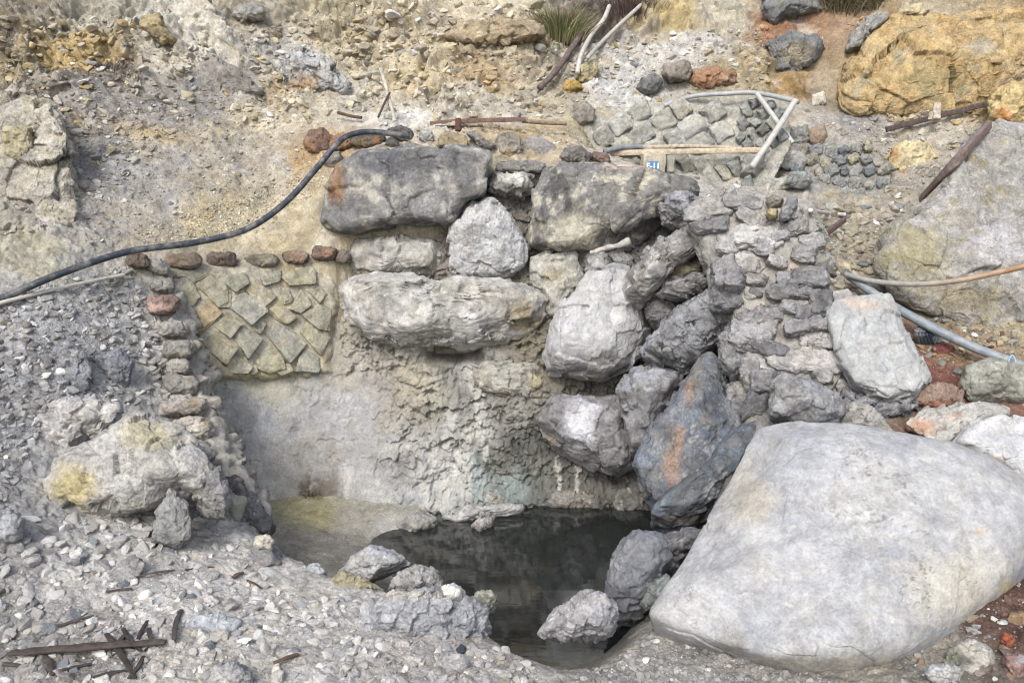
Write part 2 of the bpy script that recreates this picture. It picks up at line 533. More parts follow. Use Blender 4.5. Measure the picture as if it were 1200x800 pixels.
def build_ground():
    ys = np.concatenate([np.linspace(-24, 1.6, 16)[:-1], np.linspace(1.6, 2.7, 24)[:-1], np.concatenate([np.geomspace(2.7, 6.6, 500)[:-1], np.geomspace(6.6, 10.4, 420)]), np.geomspace(10.5, 40, 40)])
    ts = np.linspace(-1, 1, 900)
    ex = np.array([1.06, 1.15, 1.3, 1.6, 2.2, 3.2])
    ts = np.concatenate([-ex[::-1], ts, ex])
    Y, Tt = np.meshgrid(ys, ts, indexing='ij')
    X = Tt * (0.75 + 0.70 * np.clip(Y, 1.5, 40))
    q = np.stack([X.ravel(), Y.ravel()], 1)
    # slight world jitter so that rows do not read
    q0 = np.hstack([q, np.zeros((len(q), 1))])
    q[:, 0] += 0.006 * perlin(q0 * 31); q[:, 1] += 0.006 * perlin(q0 * 31 + 50)
    z = ground_z(q)
    V = np.hstack([q, z[:, None]])
    ny, nx = Y.shape
    idx = np.arange(ny * nx).reshape(ny, nx)
    Fc = np.stack([idx[:-1, :-1], idx[:-1, 1:], idx[1:, 1:], idx[1:, :-1]], -1).reshape(-1, 4)
    warp = np.stack([fbm(V * 1.6, 4, .6), fbm(V * 1.6 + 40, 4, .6), fbm(V * 1.6 + 80, 4, .6)], 1)
    cc = idw(V + warp * 0.34, GA, GV, 4.5)
    col, ro = cc[:, :3], cc[:, 3]
    s = poly_sdf(q, BPOLY)
    inb = sstep(0.05, -0.12, s)
    N = vnorm(V, Fc)
    hill = sstep(5.0, 7.0, V[:, 1])
    ro2 = ro * (1 - inb * 0.85)
    d = 0.16 * hill * (fbm(V * 1.1, 3) + 0.25 * ridged(V * 1.5 + 11, 3) - .1)
    d = d + 0.055 * ro2 * (ridged(V * np.array([2.6, 2.6, 4.2]), 5, .55) - .45)
    d = d + 0.016 * ro2 * (ridged(V * 9 + 3, 4, .55) - .4)
    d = d + (0.010 + 0.010 * ro2) * fbm(V * 22, 4, .62)
    # ledges on the steep earth
    led = (V[:, 2] * 5.5 + 1.4 * fbm(V * 1.7, 3) + 0.35 * V[:, 0])
    saw = led - np.floor(led)
    d = d + 0.022 * hill * sstep(.6, 1.2, ro) * (saw ** 2 - .33) * (1 - inb)
    d *= 1 - .8 * np.exp(-(((q[:, 0] - 1.8) / 1.3) ** 4 + ((q[:, 1] - 7.9) / .7) ** 4))
    hm = (V[:, 1] < 11) & (V[:, 1] > 2) & (inb < .9)
    Q = V[hm] + .12 * np.stack([fbm(V[hm] * 3, 3), fbm(V[hm] * 3 + 9, 3), fbm(V[hm] * 3 + 19, 3)], 1)
    rk = sstep(.45, 1.1, ro[hm]) * hill[hm]
    rk = rk * sstep(-.25, .15, fbm(V[hm] * .9 + 33, 3))
    _, g1_, p1_, h1_ = cells(Q * np.array([2.2, 2.2, 3.0]))
    _, g2_, p2_, h2_ = cells(Q * np.array([6.5, 6.5, 8.5]), 5.5)
    f1_, f2_ = sstep(0, .22, g1_), sstep(0, .25, g2_)
    d[hm] += rk * (f1_ * (.22 * p1_ + .09 * (h1_ - .3)) + f2_ * (.11 * p2_ + .045 * (h2_ - .3)))
    _, g3_, p3_, h3_ = cells(Q * 15.0, 2.5)
    d[hm] += (.35 + .65 * rk) * (.040 * p3_ + .010 * (h3_ - .5)) * sstep(.2, .5, ro[hm])
    tone = np.zeros(len(V)); tone[hm] = rk * (.22 * (h1_ - .5) + .22 * (h2_ - .5)) + .10 * (h3_ - .5)
    d *= (1 - 0.5 * inb)
    V = V + N * d[:, None]
    # mineral staining of the pool floor and its muddy beach
    mudA = np.array([PZ(*t) for t in ((365, 602, .1), (420, 600, .08), (330, 628, .14), (370, 640, .08), (430, 640, .04), (400, 670, .05), (470, 612, .05), (600, 650, -.3), (650, 700, -.3), (690, 760, -.1), (560, 620, -.2), (310, 690, .14))])
    mudC = np.array([lin(c, ALB) for c in ((176, 169, 128), (174, 170, 156), (164, 158, 144), (156, 150, 140), (142, 138, 130), (140, 136, 126), (182, 180, 172), (110, 110, 110), (104, 104, 103), (142, 137, 128), (120, 120, 112), (168, 164, 156))])
    mc = idw(V + warp * 0.10, mudA, mudC, 4)
    col = col * (1 - inb[:, None]) + mc * inb[:, None]
    # blotches that belong to the earth itself
    k1 = fbm(V * 3.2 + 5, 5, .6)
    k2 = fbm(V * 8.0 + 15, 5, .65)
    amp = (1 - .5 * inb)[:, None]
    ckl = sstep(.020, .005, np.abs(fbm(V * np.array([2.6, 2.6, 3.6]) + 21, 5, .62))) * sstep(-.1, .2, fbm(V * 1.3 + 50, 3)) * hill * sstep(.4, .9, ro) * .5 * (1 - inb)
    col = col * (1 - ckl[:, None]) + lin((112, 100, 84), ALB) * ckl[:, None]
    col = col * (1 + amp * (0.36 * k1 + 0.45 * k2 + tone)[:, None])
    och = sstep(.12, .42, fbm(V * 2.2 + 70, 4, .6)) * hill * 0.3 * (1 - inb)
    col = col * (1 - och[:, None]) + (col * np.array([1.12, .95, .62])) * och[:, None]
    wh = sstep(.2, .45, fbm(V * 2.9 + 120, 4, .6)) * 0.5 * hill * (1 - inb)
    col = col * (1 - wh[:, None]) + lin((214, 209, 198), ALB) * wh[:, None]
    me = mesh_from('ground', V, Fc, col, M_EARTH)
    o = link('ground', me)
    tag(o, 'bare mineral stained earth and gravel hillside around the pool', None, None, 'structure')
    return V, Fc, col


GVt, GFc, GCol = build_ground()
SURF = []


def add_surf(V, Fc, key):
    SURF.append((BVHTree.FromPolygons([tuple(v) for v in V.tolist()], Fc.tolist()), key))


add_surf(GVt, GFc, 'ground')
HERE = Vector(CAM.tolist())


HIT = [0]


def cast(px, py, keys=None):
    d = Vector(ray(px, py).tolist()).normalized()
    best, bk = None, None
    for t, k in SURF:
        if keys and k not in keys:
            continue
        h, n_, i, dist = t.ray_cast(HERE, d)
        if h is not None and (best is None or dist < best[1]):
            best, bk = (h, dist), k
            HIT[0] = i
    if best is None:
        return None, None
    return np.array(best[0][:]), bk


def depth(px, py, keys=None, fb=6.5):
    h, k = cast(px, py, keys)
    return fb if h is None else h[1]


# ------------------------------------------------------------------ the pool's back wall (rendered rubble behind the boulders)
WCP = [(245, 445, 5.86), (300, 620, 5.4), (330, 600, 5.62), (245, 560, 5.6), (300, 300, 6.38), (300, 440, 6.12), (400, 440, 6.35), (450, 600, 5.75), (480, 590, 5.82), (600, 590, 5.94), (750, 590, 5.94),
       (500, 400, 6.45), (640, 450, 6.25), (600, 300, 6.62), (420, 300, 6.65), (760, 400, 6.35), (850, 300, 6.6), (760, 560, 5.98), (600, 200, 6.86), (400, 190, 6.9), (850, 240, 6.85),
       (560, 480, 6.2), (190, 320, 6.04), (190, 440, 5.7), (860, 480, 6.0), (850, 600, 5.75), (400, 700, 5.35), (650, 700, 5.5), (850, 700, 5.5)]
wp = np.array([P(*t) for t in WCP])
T_WALL = TPS(wp[:, [0, 2]], wp[:, 1], 0.0005)
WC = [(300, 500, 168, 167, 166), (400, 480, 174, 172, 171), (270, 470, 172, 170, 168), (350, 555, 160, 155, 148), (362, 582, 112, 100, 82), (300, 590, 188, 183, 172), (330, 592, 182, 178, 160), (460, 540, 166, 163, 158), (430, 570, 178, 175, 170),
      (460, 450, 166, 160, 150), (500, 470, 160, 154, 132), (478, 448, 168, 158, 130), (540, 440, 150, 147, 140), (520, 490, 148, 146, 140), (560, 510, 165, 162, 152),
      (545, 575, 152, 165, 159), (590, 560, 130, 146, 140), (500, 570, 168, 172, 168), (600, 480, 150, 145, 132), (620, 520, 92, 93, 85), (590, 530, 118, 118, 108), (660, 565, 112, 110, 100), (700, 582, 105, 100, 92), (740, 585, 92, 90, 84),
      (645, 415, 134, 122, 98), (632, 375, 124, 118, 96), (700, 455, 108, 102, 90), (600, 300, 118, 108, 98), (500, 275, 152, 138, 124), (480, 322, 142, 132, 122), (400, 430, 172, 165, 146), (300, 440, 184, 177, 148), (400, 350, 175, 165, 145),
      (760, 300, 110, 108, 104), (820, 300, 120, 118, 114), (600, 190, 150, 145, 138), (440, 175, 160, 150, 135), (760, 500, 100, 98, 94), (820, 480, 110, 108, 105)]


def build_wall():
    xs = np.linspace(-2.85, 1.75, 620)
    zs = np.linspace(-0.45, 2.66, 440)
    Z, X = np.meshgrid(zs, xs, indexing='ij')
    q = np.stack([X.ravel(), Z.ravel()], 1)
    Yv = T_WALL(q)
    V = np.stack([q[:, 0], Yv, q[:, 1]], 1)
    nz, nx = X.shape
    idx = np.arange(nz * nx).reshape(nz, nx)
    Fc = np.stack([idx[:-1, :-1], idx[:-1, 1:], idx[1:, 1:], idx[1:, :-1]], -1).reshape(-1, 4)
    px, py = proj(V)
    # smoothness: rendered patch on the left, crusted rubble to the right
    sm = sstep(500, 430, px + 40 * fbm(V * 2, 3)) * np.maximum(sstep(425, 450, py), sstep(425, 395, px) * sstep(285, 300, py))
    rg = 1 - 0.8 * sm
    _, g1_, p1_, h1_ = cells(V * np.array([4.5, 4.5, 6]) + .9 * np.stack([fbm(V * 4, 4, .6), fbm(V * 4 + 7, 4, .6), fbm(V * 4 + 17, 4, .6)], 1))
    _, g2_, p2_, h2_ = cells(V * np.array([13, 13, 15.]) + .8 * np.stack([fbm(V * 11, 3), fbm(V * 11 + 7, 3), fbm(V * 11 + 17, 3)], 1), 3)
    d = rg * (.06 * p1_ + .02 * (h1_ - .5) - .006 * sstep(.1, 0, g1_) + .035 * p2_ + .012 * (h2_ - .5) + .03 * fbm(V * np.array([24, 20, 11]), 4, .65)) + 0.05 * (fbm(V * 2.1, 3)) + 0.045 * rg * (ridged(V * np.array([3.4, 3, 4.6]), 5, .58) - .45) + 0.035 * rg * fbm(V * 14, 5, .65) + 0.014 * fbm(V * 9, 4)
    drip = ridged(V * np.array([9, 3, 1.4]) + 7, 3) - .5
    d += 0.016 * sstep(480, 560, py) * drip * sstep(430, 520, px)
    # ledge of sinter at the water line, and the little dark outlet under the wide block
    d += 0.10 * np.exp(-((V[:, 2] - 0.02) / 0.09) ** 2)
    hole = np.exp(-(((px - 530) / 29) ** 4 + ((py - 417) / 11) ** 4))
    d -= 0.6 * hole
    d -= 0.10 * np.exp(-(((px - 540) / 22) ** 2 + ((py - 440) / 30) ** 2))
    V[:, 1] -= d
    wA = np.array([P(a[0], a[1], T_WALL(np.array([[0, 0]]))[0]) for a in WC])
    for i, a in enumerate(WC):
        dd = 6.2
        for _ in range(4):
            p_ = P(a[0], a[1], dd)
            dd = T_WALL(np.array([[p_[0], p_[2]]]))[0]
        wA[i] = P(a[0], a[1], dd)
    warp = np.stack([fbm(V * 2.4, 4, .6), fbm(V * 2.4 + 40, 4, .6), fbm(V * 2.4 + 80, 4, .6)], 1)
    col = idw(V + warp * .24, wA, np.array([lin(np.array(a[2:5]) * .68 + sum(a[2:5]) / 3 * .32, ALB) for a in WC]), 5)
    stv = sstep(.1, .4, fbm(V * np.array([13, 13, 1.8]) + 5, 4, .6)) * sstep(1.6, .2, V[:, 2]) * .3
    col = col * (1 - stv[:, None]) + lin((122, 118, 110), ALB) * stv[:, None]
    ckl = sstep(.014, .004, np.abs(fbm(V * 3.2 + 21, 5, .6))) * sstep(-.05, .2, fbm(V * 2 + 50, 3)) * .45
    col = col * (1 - ckl[:, None]) + lin((104, 100, 94), ALB) * ckl[:, None]
    eff = sstep(.1, .35, fbm(V * np.array([10, 10, 5]) + 80, 5, .65)) * sstep(.55, .1, V[:, 2]) * sstep(620, 560, px) * .45
    col = col * (1 - eff[:, None]) + lin((206, 202, 192), ALB) * eff[:, None]
    k = fbm(V * 5, 5, .65); k2 = fbm(V * 16, 4, .65)
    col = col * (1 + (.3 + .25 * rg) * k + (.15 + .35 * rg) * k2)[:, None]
    # white sinter runs below the outlet
    run = 0
    for (x0, y0, x1, y1, w) in ((548, 425, 560, 475, 9), (528, 480, 524, 575, 11), (560, 470, 570, 540, 9), (548, 500, 545, 590, 10), (510, 520, 500, 590, 12), (653, 530, 654, 590, 4), (676, 545, 676, 590, 4), (320, 560, 318, 600, 5), (405, 545, 410, 600, 5), (535, 530, 520, 590, 22)):
        t = np.clip((py - y0) / (y1 - y0), 0, 1)
        xc = x0 + (x1 - x0) * t + 9 * fbm(V * 7, 3)
        run = np.maximum(run, np.exp(-((px - xc) / w) ** 2) * sstep(y0 - 8, y0 + 6, py) * sstep(y1 + 12, y1 - 10, py))
    run = sstep(.35, .8, run * (.9 + 1.1 * fbm(V * 18, 4, .65)))
    col = col * (1 - run[:, None] * .8) + lin((206, 203, 195), ALB) * run[:, None] * .7
    V[:, 1] -= 0.007 * run
    # dark wet cracks with plant litter low on the render
    lit = np.exp(-(((px - 362) / 16) ** 2 + ((py - 575) / 22) ** 2)) * (0.6 + 1.2 * fbm(V * 20, 3))
    lit = sstep(.25, .6, lit)
    col = col * (1 - .6 * lit[:, None]) + lin((86, 74, 58), ALB) * .6 * lit[:, None]
    over = V[:, 2] > T_MAIN(V[:, :2]) - .01 - .05 * (px < 420)
    Fc = Fc[~over[Fc].any(1)]
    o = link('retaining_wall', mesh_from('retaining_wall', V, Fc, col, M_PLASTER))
    tag(o, 'cement rendered rubble wall stained white and yellow rising behind the hot pool', 'wall')
    add_surf(V, Fc, 'wall')
    return V


build_wall()

# ------------------------------------------------------------------ rocks
def outline(poly):
    p = np.array(poly, float)
    x, y = p[:, 0], p[:, 1]
    x1, y1 = np.roll(x, -1), np.roll(y, -1)
    cr = x * y1 - x1 * y
    A = cr.sum() / 2
    cx = ((x + x1) * cr).sum() / (6 * A)
    cy = ((y + y1) * cr).sum() / (6 * A)
    n = 240
    th = np.linspace(-math.pi, math.pi, n, endpoint=False)
    dx, dy = np.cos(th), np.sin(th)
    r = np.zeros(n)
    for i in range(len(p)):
        ax, ay = x[i] - cx, y[i] - cy
        ex, ey = x1[i] - x[i], y1[i] - y[i]
        den = dx * ey - dy * ex
        den = np.where(np.abs(den) < 1e-9, 1e-9, den)
        t = (ax * ey - ay * ex) / den
        u = (ax * dy - ay * dx) / den
        ok = (t > 0) & (u >= -1e-6) & (u <= 1 + 1e-6)
        r = np.where(ok, np.maximum(r, t), r)
    r = np.where(r < 1, np.median(r), r)
    k = np.array([1, 3, 5, 3, 1], float); k /= k.sum()
    rr = np.concatenate([r[-2:], r, r[:2]])
    r = np.convolve(rr, k, 'valid')
    return cx, cy, th, r


def paint(V, N, base, layers, seed):
    px, py = proj(V)
    so = seed * 7.7
    k = fbm(V * 4 + so, 4, .6); k2 = fbm(V * 14 + so, 4, .65)
    k3 = fbm(V * 42 + so, 4, .7)
    col = lin(base, ALB) * np.clip(1 + .28 * k + .40 * k2 + .34 * k3, .35, 1.9)[:, None]
    vein = sstep(.03, .008, np.abs(fbm(V * 5.5 + so + 60, 4, .6))) * sstep(0, .3, fbm(V * 3 + so + 90, 3)) * .28
    col = col * (1 - vein[:, None]) + lin((196, 193, 186), ALB) * vein[:, None]
    for L in layers:
        kind, c = L[0], lin(L[1], ALB)
        if kind == 'n':      # blotches: scale, threshold, softness, amount
            m_ = sstep(L[3], L[3] + L[4], fbm(V * L[2] + so + 31 * L[3] + L[2], 5, .65)) * L[5]
        elif kind == 'v':    # vertical streaks
            m_ = sstep(L[3], L[3] + L[4], fbm(V * np.array([L[2], L[2], L[2] * .22]) + so + 3, 4, .65)) * L[5]
        elif kind == 's':    # a stain or painted shade at one place: px, py, rx, ry, amount
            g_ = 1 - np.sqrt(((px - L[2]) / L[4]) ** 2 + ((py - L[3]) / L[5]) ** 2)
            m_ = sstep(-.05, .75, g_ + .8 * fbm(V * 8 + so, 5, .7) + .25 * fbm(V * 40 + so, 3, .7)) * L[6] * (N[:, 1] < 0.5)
        elif kind == 'k':    # hairline cracks: scale, width, amount
            e_ = np.abs(fbm(V * L[2] + so + 11, 5, .6))
            m_ = sstep(L[3], L[3] * .3, e_) * sstep(-.1, .25, fbm(V * 1.7 + so, 3)) * L[4]
        elif kind == 'u':    # settled dust
            m_ = sstep(L[2], L[2] + .35, N[:, 2] + .35 * fbm(V * 6 + so, 4)) * L[3]
        col = col * (1 - m_[:, None]) + c * np.clip(1 + .34 * k2 + .3 * k3, .4, 1.8)[:, None] * m_[:, None]
    return np.clip(col, .015, .9)


SEED = [0]


def rock_geo(poly, D=None, tf=None, tb=None, lean=0.15, skew=0.0, n=3.0, lvl=None, fac=5, amp=1.0, strata=None, push=0.0, keys=None, seed=None, crk=1.0, chip=1.0, pw=26.0):
    """A boulder whose outline at distance D is poly; tf / tb metres deep towards / away from the viewer."""
    SEED[0] += 1
    amp = min(amp, 1.25)
    seed = SEED[0] if seed is None else seed
    rs = np.random.RandomState(seed * 13 + 1)
    cx, cy, th, r = outline(poly)
    if D is None:
        D = depth(cx, cy, keys, 5.7 if keys == ('strata',) else 6.5) + push
    rpx = r.mean()
    R = rpx * D / F
    if tf is None:
        tf = 0.6 * R
    if tb is None:
        tb = max(0.6 * R, 0.05)
    if lvl is None:
        lvl = 7 if rpx > 42 else 6 if rpx > 17 else 5 if rpx > 8 else 4
    U, Fc = ico(lvl)
    U = U.copy()
    # facets
    rho = np.full(len(U), 1.0)
    rhs = np.full(len(U), 1.0)
    if fac:
        acc = np.ones(len(U)); acs = np.ones(len(U))
        hz = np.hypot(U[:, 0], U[:, 1]) + 1e-9
        US = np.stack([U[:, 0] / hz, U[:, 1] / hz, np.zeros(len(U))], 1)
        for _ in range(fac):
            dv = rs.normal(size=3); dv[2] = abs(dv[2]) * 1.1 + .3; dv /= np.linalg.norm(dv)
            o_ = rs.uniform(.70, .92) if dv[2] > .55 else rs.uniform(.88, .97)
            acc += np.maximum(0, U @ dv / o_) ** pw
            acs += np.maximum(0, US @ dv / o_) ** pw
        rho = acc ** (-1 / pw)
        rhs = acs ** (-1 / pw)
    s = np.clip(np.hypot(U[:, 0], U[:, 1]), 0, 1)
    t = np.arctan2(-U[:, 1], U[:, 0])
    rad = np.interp(t, np.concatenate([th, [math.pi]]), np.concatenate([r, r[:1]]))
    # boxy cross-section
    s2 = 1 - (1 - s) ** (n / 2.0)
    w = np.power(np.clip(1 - s2 ** n, 0, 1), 1 / n) * np.sign(U[:, 2])
    so_ = np.minimum(s2 * rho / rhs, 1.0)
    ddx, ddy = np.cos(t) * rad * so_, np.sin(t) * rad * so_
    Dv = D + lean * (-ddy) * D / F + skew * ddx * D / F
    rr = FW[None] + RT[None] * ((cx + ddx - 600) / F)[:, None] + UP[None] * ((400 - cy - ddy) / F)[:, None]
    V = CAM + rr * (Dv / rr[:, 1])[:, None]
    dc = ray(cx, cy); dc = dc / np.linalg.norm(dc)
    dn = dc.copy() + np.array([-skew * .5, 0, -lean * .7]); dn /= np.linalg.norm(dn)
    V = V - dn * (np.where(w > 0, w * tf, w * tb) * rho)[:, None]
    N = vnorm(V, Fc)
    if (N * (V - V.mean(0))).sum() < 0:
        Fc = Fc[:, ::-1]; N = -N
    so = seed * 3.3
    d = amp * R * (.10 * fbm(V * (1.3 / R) + so, 3) + crk * .035 * (ridged(V * (2.4 / R) + so, 4, .55) - .45))
    if strata:
        (sx, sz), kf, sa = strata
        cdd = (V[:, 0] * sx + V[:, 2] * sz) * kf + 1.3 * fbm(V * 3 + so, 3)
        sw = cdd - np.floor(cdd)
        cd2 = cdd * 2.7 + .4 * fbm(V * 9 + so, 3)
        sw2 = cd2 - np.floor(cd2)
        d = d + sa * ((sw ** 1.5) - .4) + sa * .35 * (sw2 - .5)
    V = V + N * d[:, None]
    N = vnorm(V, Fc)
    sz = min(R, .35)
    d = np.zeros(len(V))
    if chip:
        Q = V / max(R, .05) + .10 * np.stack([fbm(V * (3 / R) + so, 3)] * 3, 1)
        _, g1_, p1_, h1_ = cells(Q * 2.1, so)
        _, g2_, p2_, h2_ = cells(Q * 5.2, so + 4)
        d = chip * amp * sz * (.17 * p1_ + .035 * (h1_ - .5) + .030 * p2_ + .010 * (h2_ - .5) - .02 * sstep(.05, 0, g1_))
    d = d + amp * (.014 * sz * crk * (ridged(V * (7 / max(R, .06)) + so, 4, .6) - .45) + .026 * sz * fbm(V * (11 / max(R, .08)) + so, 4, .62))
    V = V + N * d[:, None]
    N = vnorm(V, Fc)
    base = P(cx, cy, D)
    base[2] = V[:, 2].min()
    return V, Fc, N, base, seed


def rock(name, label, poly, base, layers=(), cat='boulder', group=None, parent=None, solid=True, mat=None, **kw):
    V, Fc, N, loc, sd = rock_geo(poly, **kw)
    col = paint(V, N, base, layers, sd)
    me = mesh_from(name, V - loc, Fc, col, mat or M_ROCK)
    o = link(name, me, loc, parent)
    if parent is None:
        tag(o, label, cat, group)
    elif label:
        o['label'] = label
    if solid:
        add_surf(V, Fc, name)
    return o


def box(x0, y0, x1, y1, rot=0, k=.28, sq=0.0):
    """rounded box outline in picture units"""
    rs = np.random.RandomState(int(x0 * 7 + y0 * 13) % 99991)
    cx, cy, a, b_ = (x0 + x1) / 2, (y0 + y1) / 2, (x1 - x0) / 2, (y1 - y0) / 2
    out = []
    for u, v in ((-1, -.5), (-.72, -.92), (0, -1), (.7, -.95), (1, -.5), (1, .45), (.75, .92), (.05, 1), (-.7, .95), (-1, .5)):
        u *= 1 + rs.uniform(-k, k * .4) * .6; v *= 1 + rs.uniform(-k, k * .4) * .6
        if sq:
            u = math.copysign(abs(u) ** (1 - sq * .6), u); v = math.copysign(abs(v) ** (1 - sq * .6), v)
        X, Y = u * a, v * b_
        c_, s_ = math.cos(math.radians(rot)), math.sin(math.radians(rot))
        out.append((cx + X * c_ - Y * s_, cy + X * s_ + Y * c_))
    return out


DK, MD, PL, WT = (112, 111, 112), (146, 145, 145), (186, 186, 187), (214, 212, 206)
WALLG = 'boulders stacked in the pool wall'
# --- stacked wall, left to right and top to bottom
rock('boulder', 'broad dark grey boulder streaked pale, with a rust brown left edge, atop the wall',
     [(378, 262), (380, 228), (396, 198), (425, 179), (480, 173), (540, 173), (578, 182), (572, 205), (570, 232), (548, 238), (530, 262), (490, 264), (460, 264), (430, 272), (395, 272)],
     (132, 131, 130), [('n', (186, 182, 172), 5, -.02, .25, .75), ('v', (92, 92, 95), 7, .05, .25, .7), ('s', (84, 86, 92), 480, 185, 90, 26, .7), ('s', (150, 108, 66), 396, 212, 14, 38, .8), ('s', (110, 72, 48), 388, 232, 8, 22, .7)],
     group=WALLG, tf=.3, tb=.4, n=3.6, fac=3, amp=.55, push=-.05)
rock('boulder', 'low pale grey cracked block wedged under the broad dark boulder',
     [(408, 302), (420, 282), (470, 277), (515, 283), (524, 300), (515, 320), (480, 325), (412, 320)], (182, 179, 172), [('n', (140, 136, 130), 8, .15, .2, .7), ('n', (208, 205, 198), 6, .1, .3, .6)],
     group=WALLG, tf=.2, n=4, fac=5, amp=.8)
rock('boulder', 'upright pale rounded boulder standing on the wide ledge block',
     [(527, 265), (545, 242), (575, 235), (600, 256), (618, 290), (617, 312), (592, 327), (545, 327), (528, 316)], (188, 188, 188), [('n', (128, 126, 124), 12, .28, .12, .7), ('n', (206, 206, 204), 5, 0, .3, .6)],
     group=WALLG, tf=.32, n=2.8, fac=5, amp=.8, push=-.05)
rock('boulder', 'widest whitish ledge block of the wall above the dark outlet hole',
     [(394, 338), (420, 325), (500, 329), (560, 330), (612, 334), (640, 350), (640, 372), (610, 396), (565, 407), (500, 406), (440, 402), (408, 378)], (178, 175, 168),
     [('n', (208, 206, 202), 4, .0, .25, .7), ('n', (132, 126, 118), 8, .14, .2, .7), ('s', (150, 128, 82), 612, 372, 26, 28, .6), ('s', (96, 88, 58), 632, 385, 18, 24, .7)],
     group=WALLG, tf=.36, n=4, fac=5, amp=.7, strata=((.05, 1), 5, .018), push=-.06)
rock('boulder', 'large flat-topped block mottled black and cream at the right end of the wall top',
     [(621, 268), (628, 222), (645, 197), (700, 193), (760, 200), (812, 213), (822, 230), (790, 240), (775, 265), (748, 287), (700, 293), (640, 295), (622, 290)], (128, 126, 122),
     [('n', (196, 190, 172), 6, .0, .18, .85), ('v', (82, 81, 82), 7, .1, .2, .8), ('s', (204, 200, 176), 670, 272, 42, 30, .7), ('s', (126, 124, 128), 700, 199, 90, 9, .6), ('s', (206, 178, 160), 730, 195, 40, 5, .5), ('s', (78, 78, 82), 760, 262, 34, 34, .6)],
     group=WALLG, tf=.36, tb=.5, n=4, fac=4, amp=.75, push=-.08)
rock('boulder', 'small knobbly dark stone with a white crusted top between the two top boulders',
     [(569, 218), (578, 204), (604, 202), (628, 206), (630, 222), (612, 234), (588, 234), (572, 228)], (138, 135, 130), [('s', (222, 220, 214), 602, 208, 24, 9, .95), ('n', (92, 90, 88), 14, .1, .2, .7)],
     group=WALLG, tf=.24, n=2.6, fac=6, amp=1.5)
rock('boulder', 'faceted cream block below the mottled block, right of the upright boulder',
     [(621, 302), (640, 297), (674, 297), (684, 325), (674, 350), (652, 380), (636, 358), (622, 330)], (176, 173, 162), [('n', (200, 196, 184), 6, 0, .2, .6), ('s', (168, 154, 112), 650, 322, 20, 12, .6), ('n', (130, 126, 118), 10, .2, .15, .6)],
     group=WALLG, tf=.22, n=3.6, fac=7, amp=.7)
rock('boulder', 'fist-like pale stone under the driftwood scrap in the wall', [(684, 300), (700, 290), (714, 298), (714, 318), (698, 328), (686, 322)], (172, 170, 168), [('n', (205, 203, 200), 8, 0, .3, .5)], cat='stone', tf=.14, fac=5)
rock('boulder', 'small grey chunk right of the fist-like pale stone', [(715, 300), (732, 295), (744, 304), (738, 318), (722, 318)], (140, 138, 136), [], cat='stone', tf=.1, fac=6, amp=1.2)
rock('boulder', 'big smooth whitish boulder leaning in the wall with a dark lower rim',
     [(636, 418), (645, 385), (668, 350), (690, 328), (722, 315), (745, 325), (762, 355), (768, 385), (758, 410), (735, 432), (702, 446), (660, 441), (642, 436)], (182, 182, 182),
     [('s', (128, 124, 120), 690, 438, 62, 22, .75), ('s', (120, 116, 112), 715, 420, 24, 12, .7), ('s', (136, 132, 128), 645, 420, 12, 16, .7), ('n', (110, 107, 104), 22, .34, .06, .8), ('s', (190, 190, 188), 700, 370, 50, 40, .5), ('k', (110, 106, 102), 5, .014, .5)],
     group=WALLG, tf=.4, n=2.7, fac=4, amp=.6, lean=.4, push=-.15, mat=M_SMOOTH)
rock('boulder', 'dull pale slab stone sunk in the wall right of the outlet hole', [(556, 440), (566, 425), (600, 424), (636, 430), (642, 452), (622, 464), (585, 462), (560, 455)], (172, 168, 156), [('s', (186, 168, 120), 628, 446, 18, 16, .6), ('n', (134, 130, 120), 9, .12, .2, .6)],
     group=WALLG, tf=.13, n=4, fac=6)
rock('boulder', 'grey boulder with a white stripe down its front just above the water',
     [(629, 492), (645, 468), (680, 464), (720, 466), (742, 482), (738, 520), (748, 548), (715, 556), (682, 546), (648, 524)], (132, 130, 131),
     [('s', (204, 205, 210), 680, 495, 26, 44, .95), ('n', (160, 158, 156), 7, .1, .25, .5), ('s', (150, 132, 96), 645, 515, 10, 12, .5)],  # whitish spot down the middle of the front
     group=WALLG, tf=.36, n=2.8, fac=3, amp=.7, push=-.1, mat=M_SMOOTH)
rock('boulder', 'angular grey boulder squeezed between the white-striped stone and the orange stained slab',
     [(721, 458), (742, 432), (772, 430), (800, 440), (795, 470), (780, 500), (760, 530), (738, 536), (730, 500)], (142, 141, 142), [('n', (108, 107, 108), 7, .05, .2, .6), ('u', (176, 180, 192), .45, .6)],
     group=WALLG, tf=.34, n=3.2, fac=8, amp=.75, push=-.25)
rock('boulder', 'dark blue-grey layered boulder under the strata overhang',
     [(746, 415), (775, 385), (802, 355), (842, 334), (864, 350), (858, 395), (842, 416), (800, 438), (762, 430)], (142, 143, 147), [('n', (178, 181, 188), 6, .05, .2, .7), ('n', (108, 108, 112), 9, .16, .2, .7)],
     group=WALLG, tf=.36, n=3.4, fac=7, amp=.6, push=-.4, strata=((.62, .78), 7, .022))
rock('boulder', 'craggy overhanging strata rock with white crusted ridges at the wall corner',
     [(728, 352), (734, 320), (772, 284), (808, 266), (850, 264), (856, 284), (812, 300), (786, 322), (770, 346), (750, 358)], (148, 145, 142),
     [('n', (206, 203, 198), 6, .08, .12, .75), ('n', (112, 109, 107), 6, .12, .25, .7)],
     group=WALLG, tf=.36, tb=.4, n=3, fac=7, amp=.75, push=-.45, strata=((.35, .95), 6, .03))
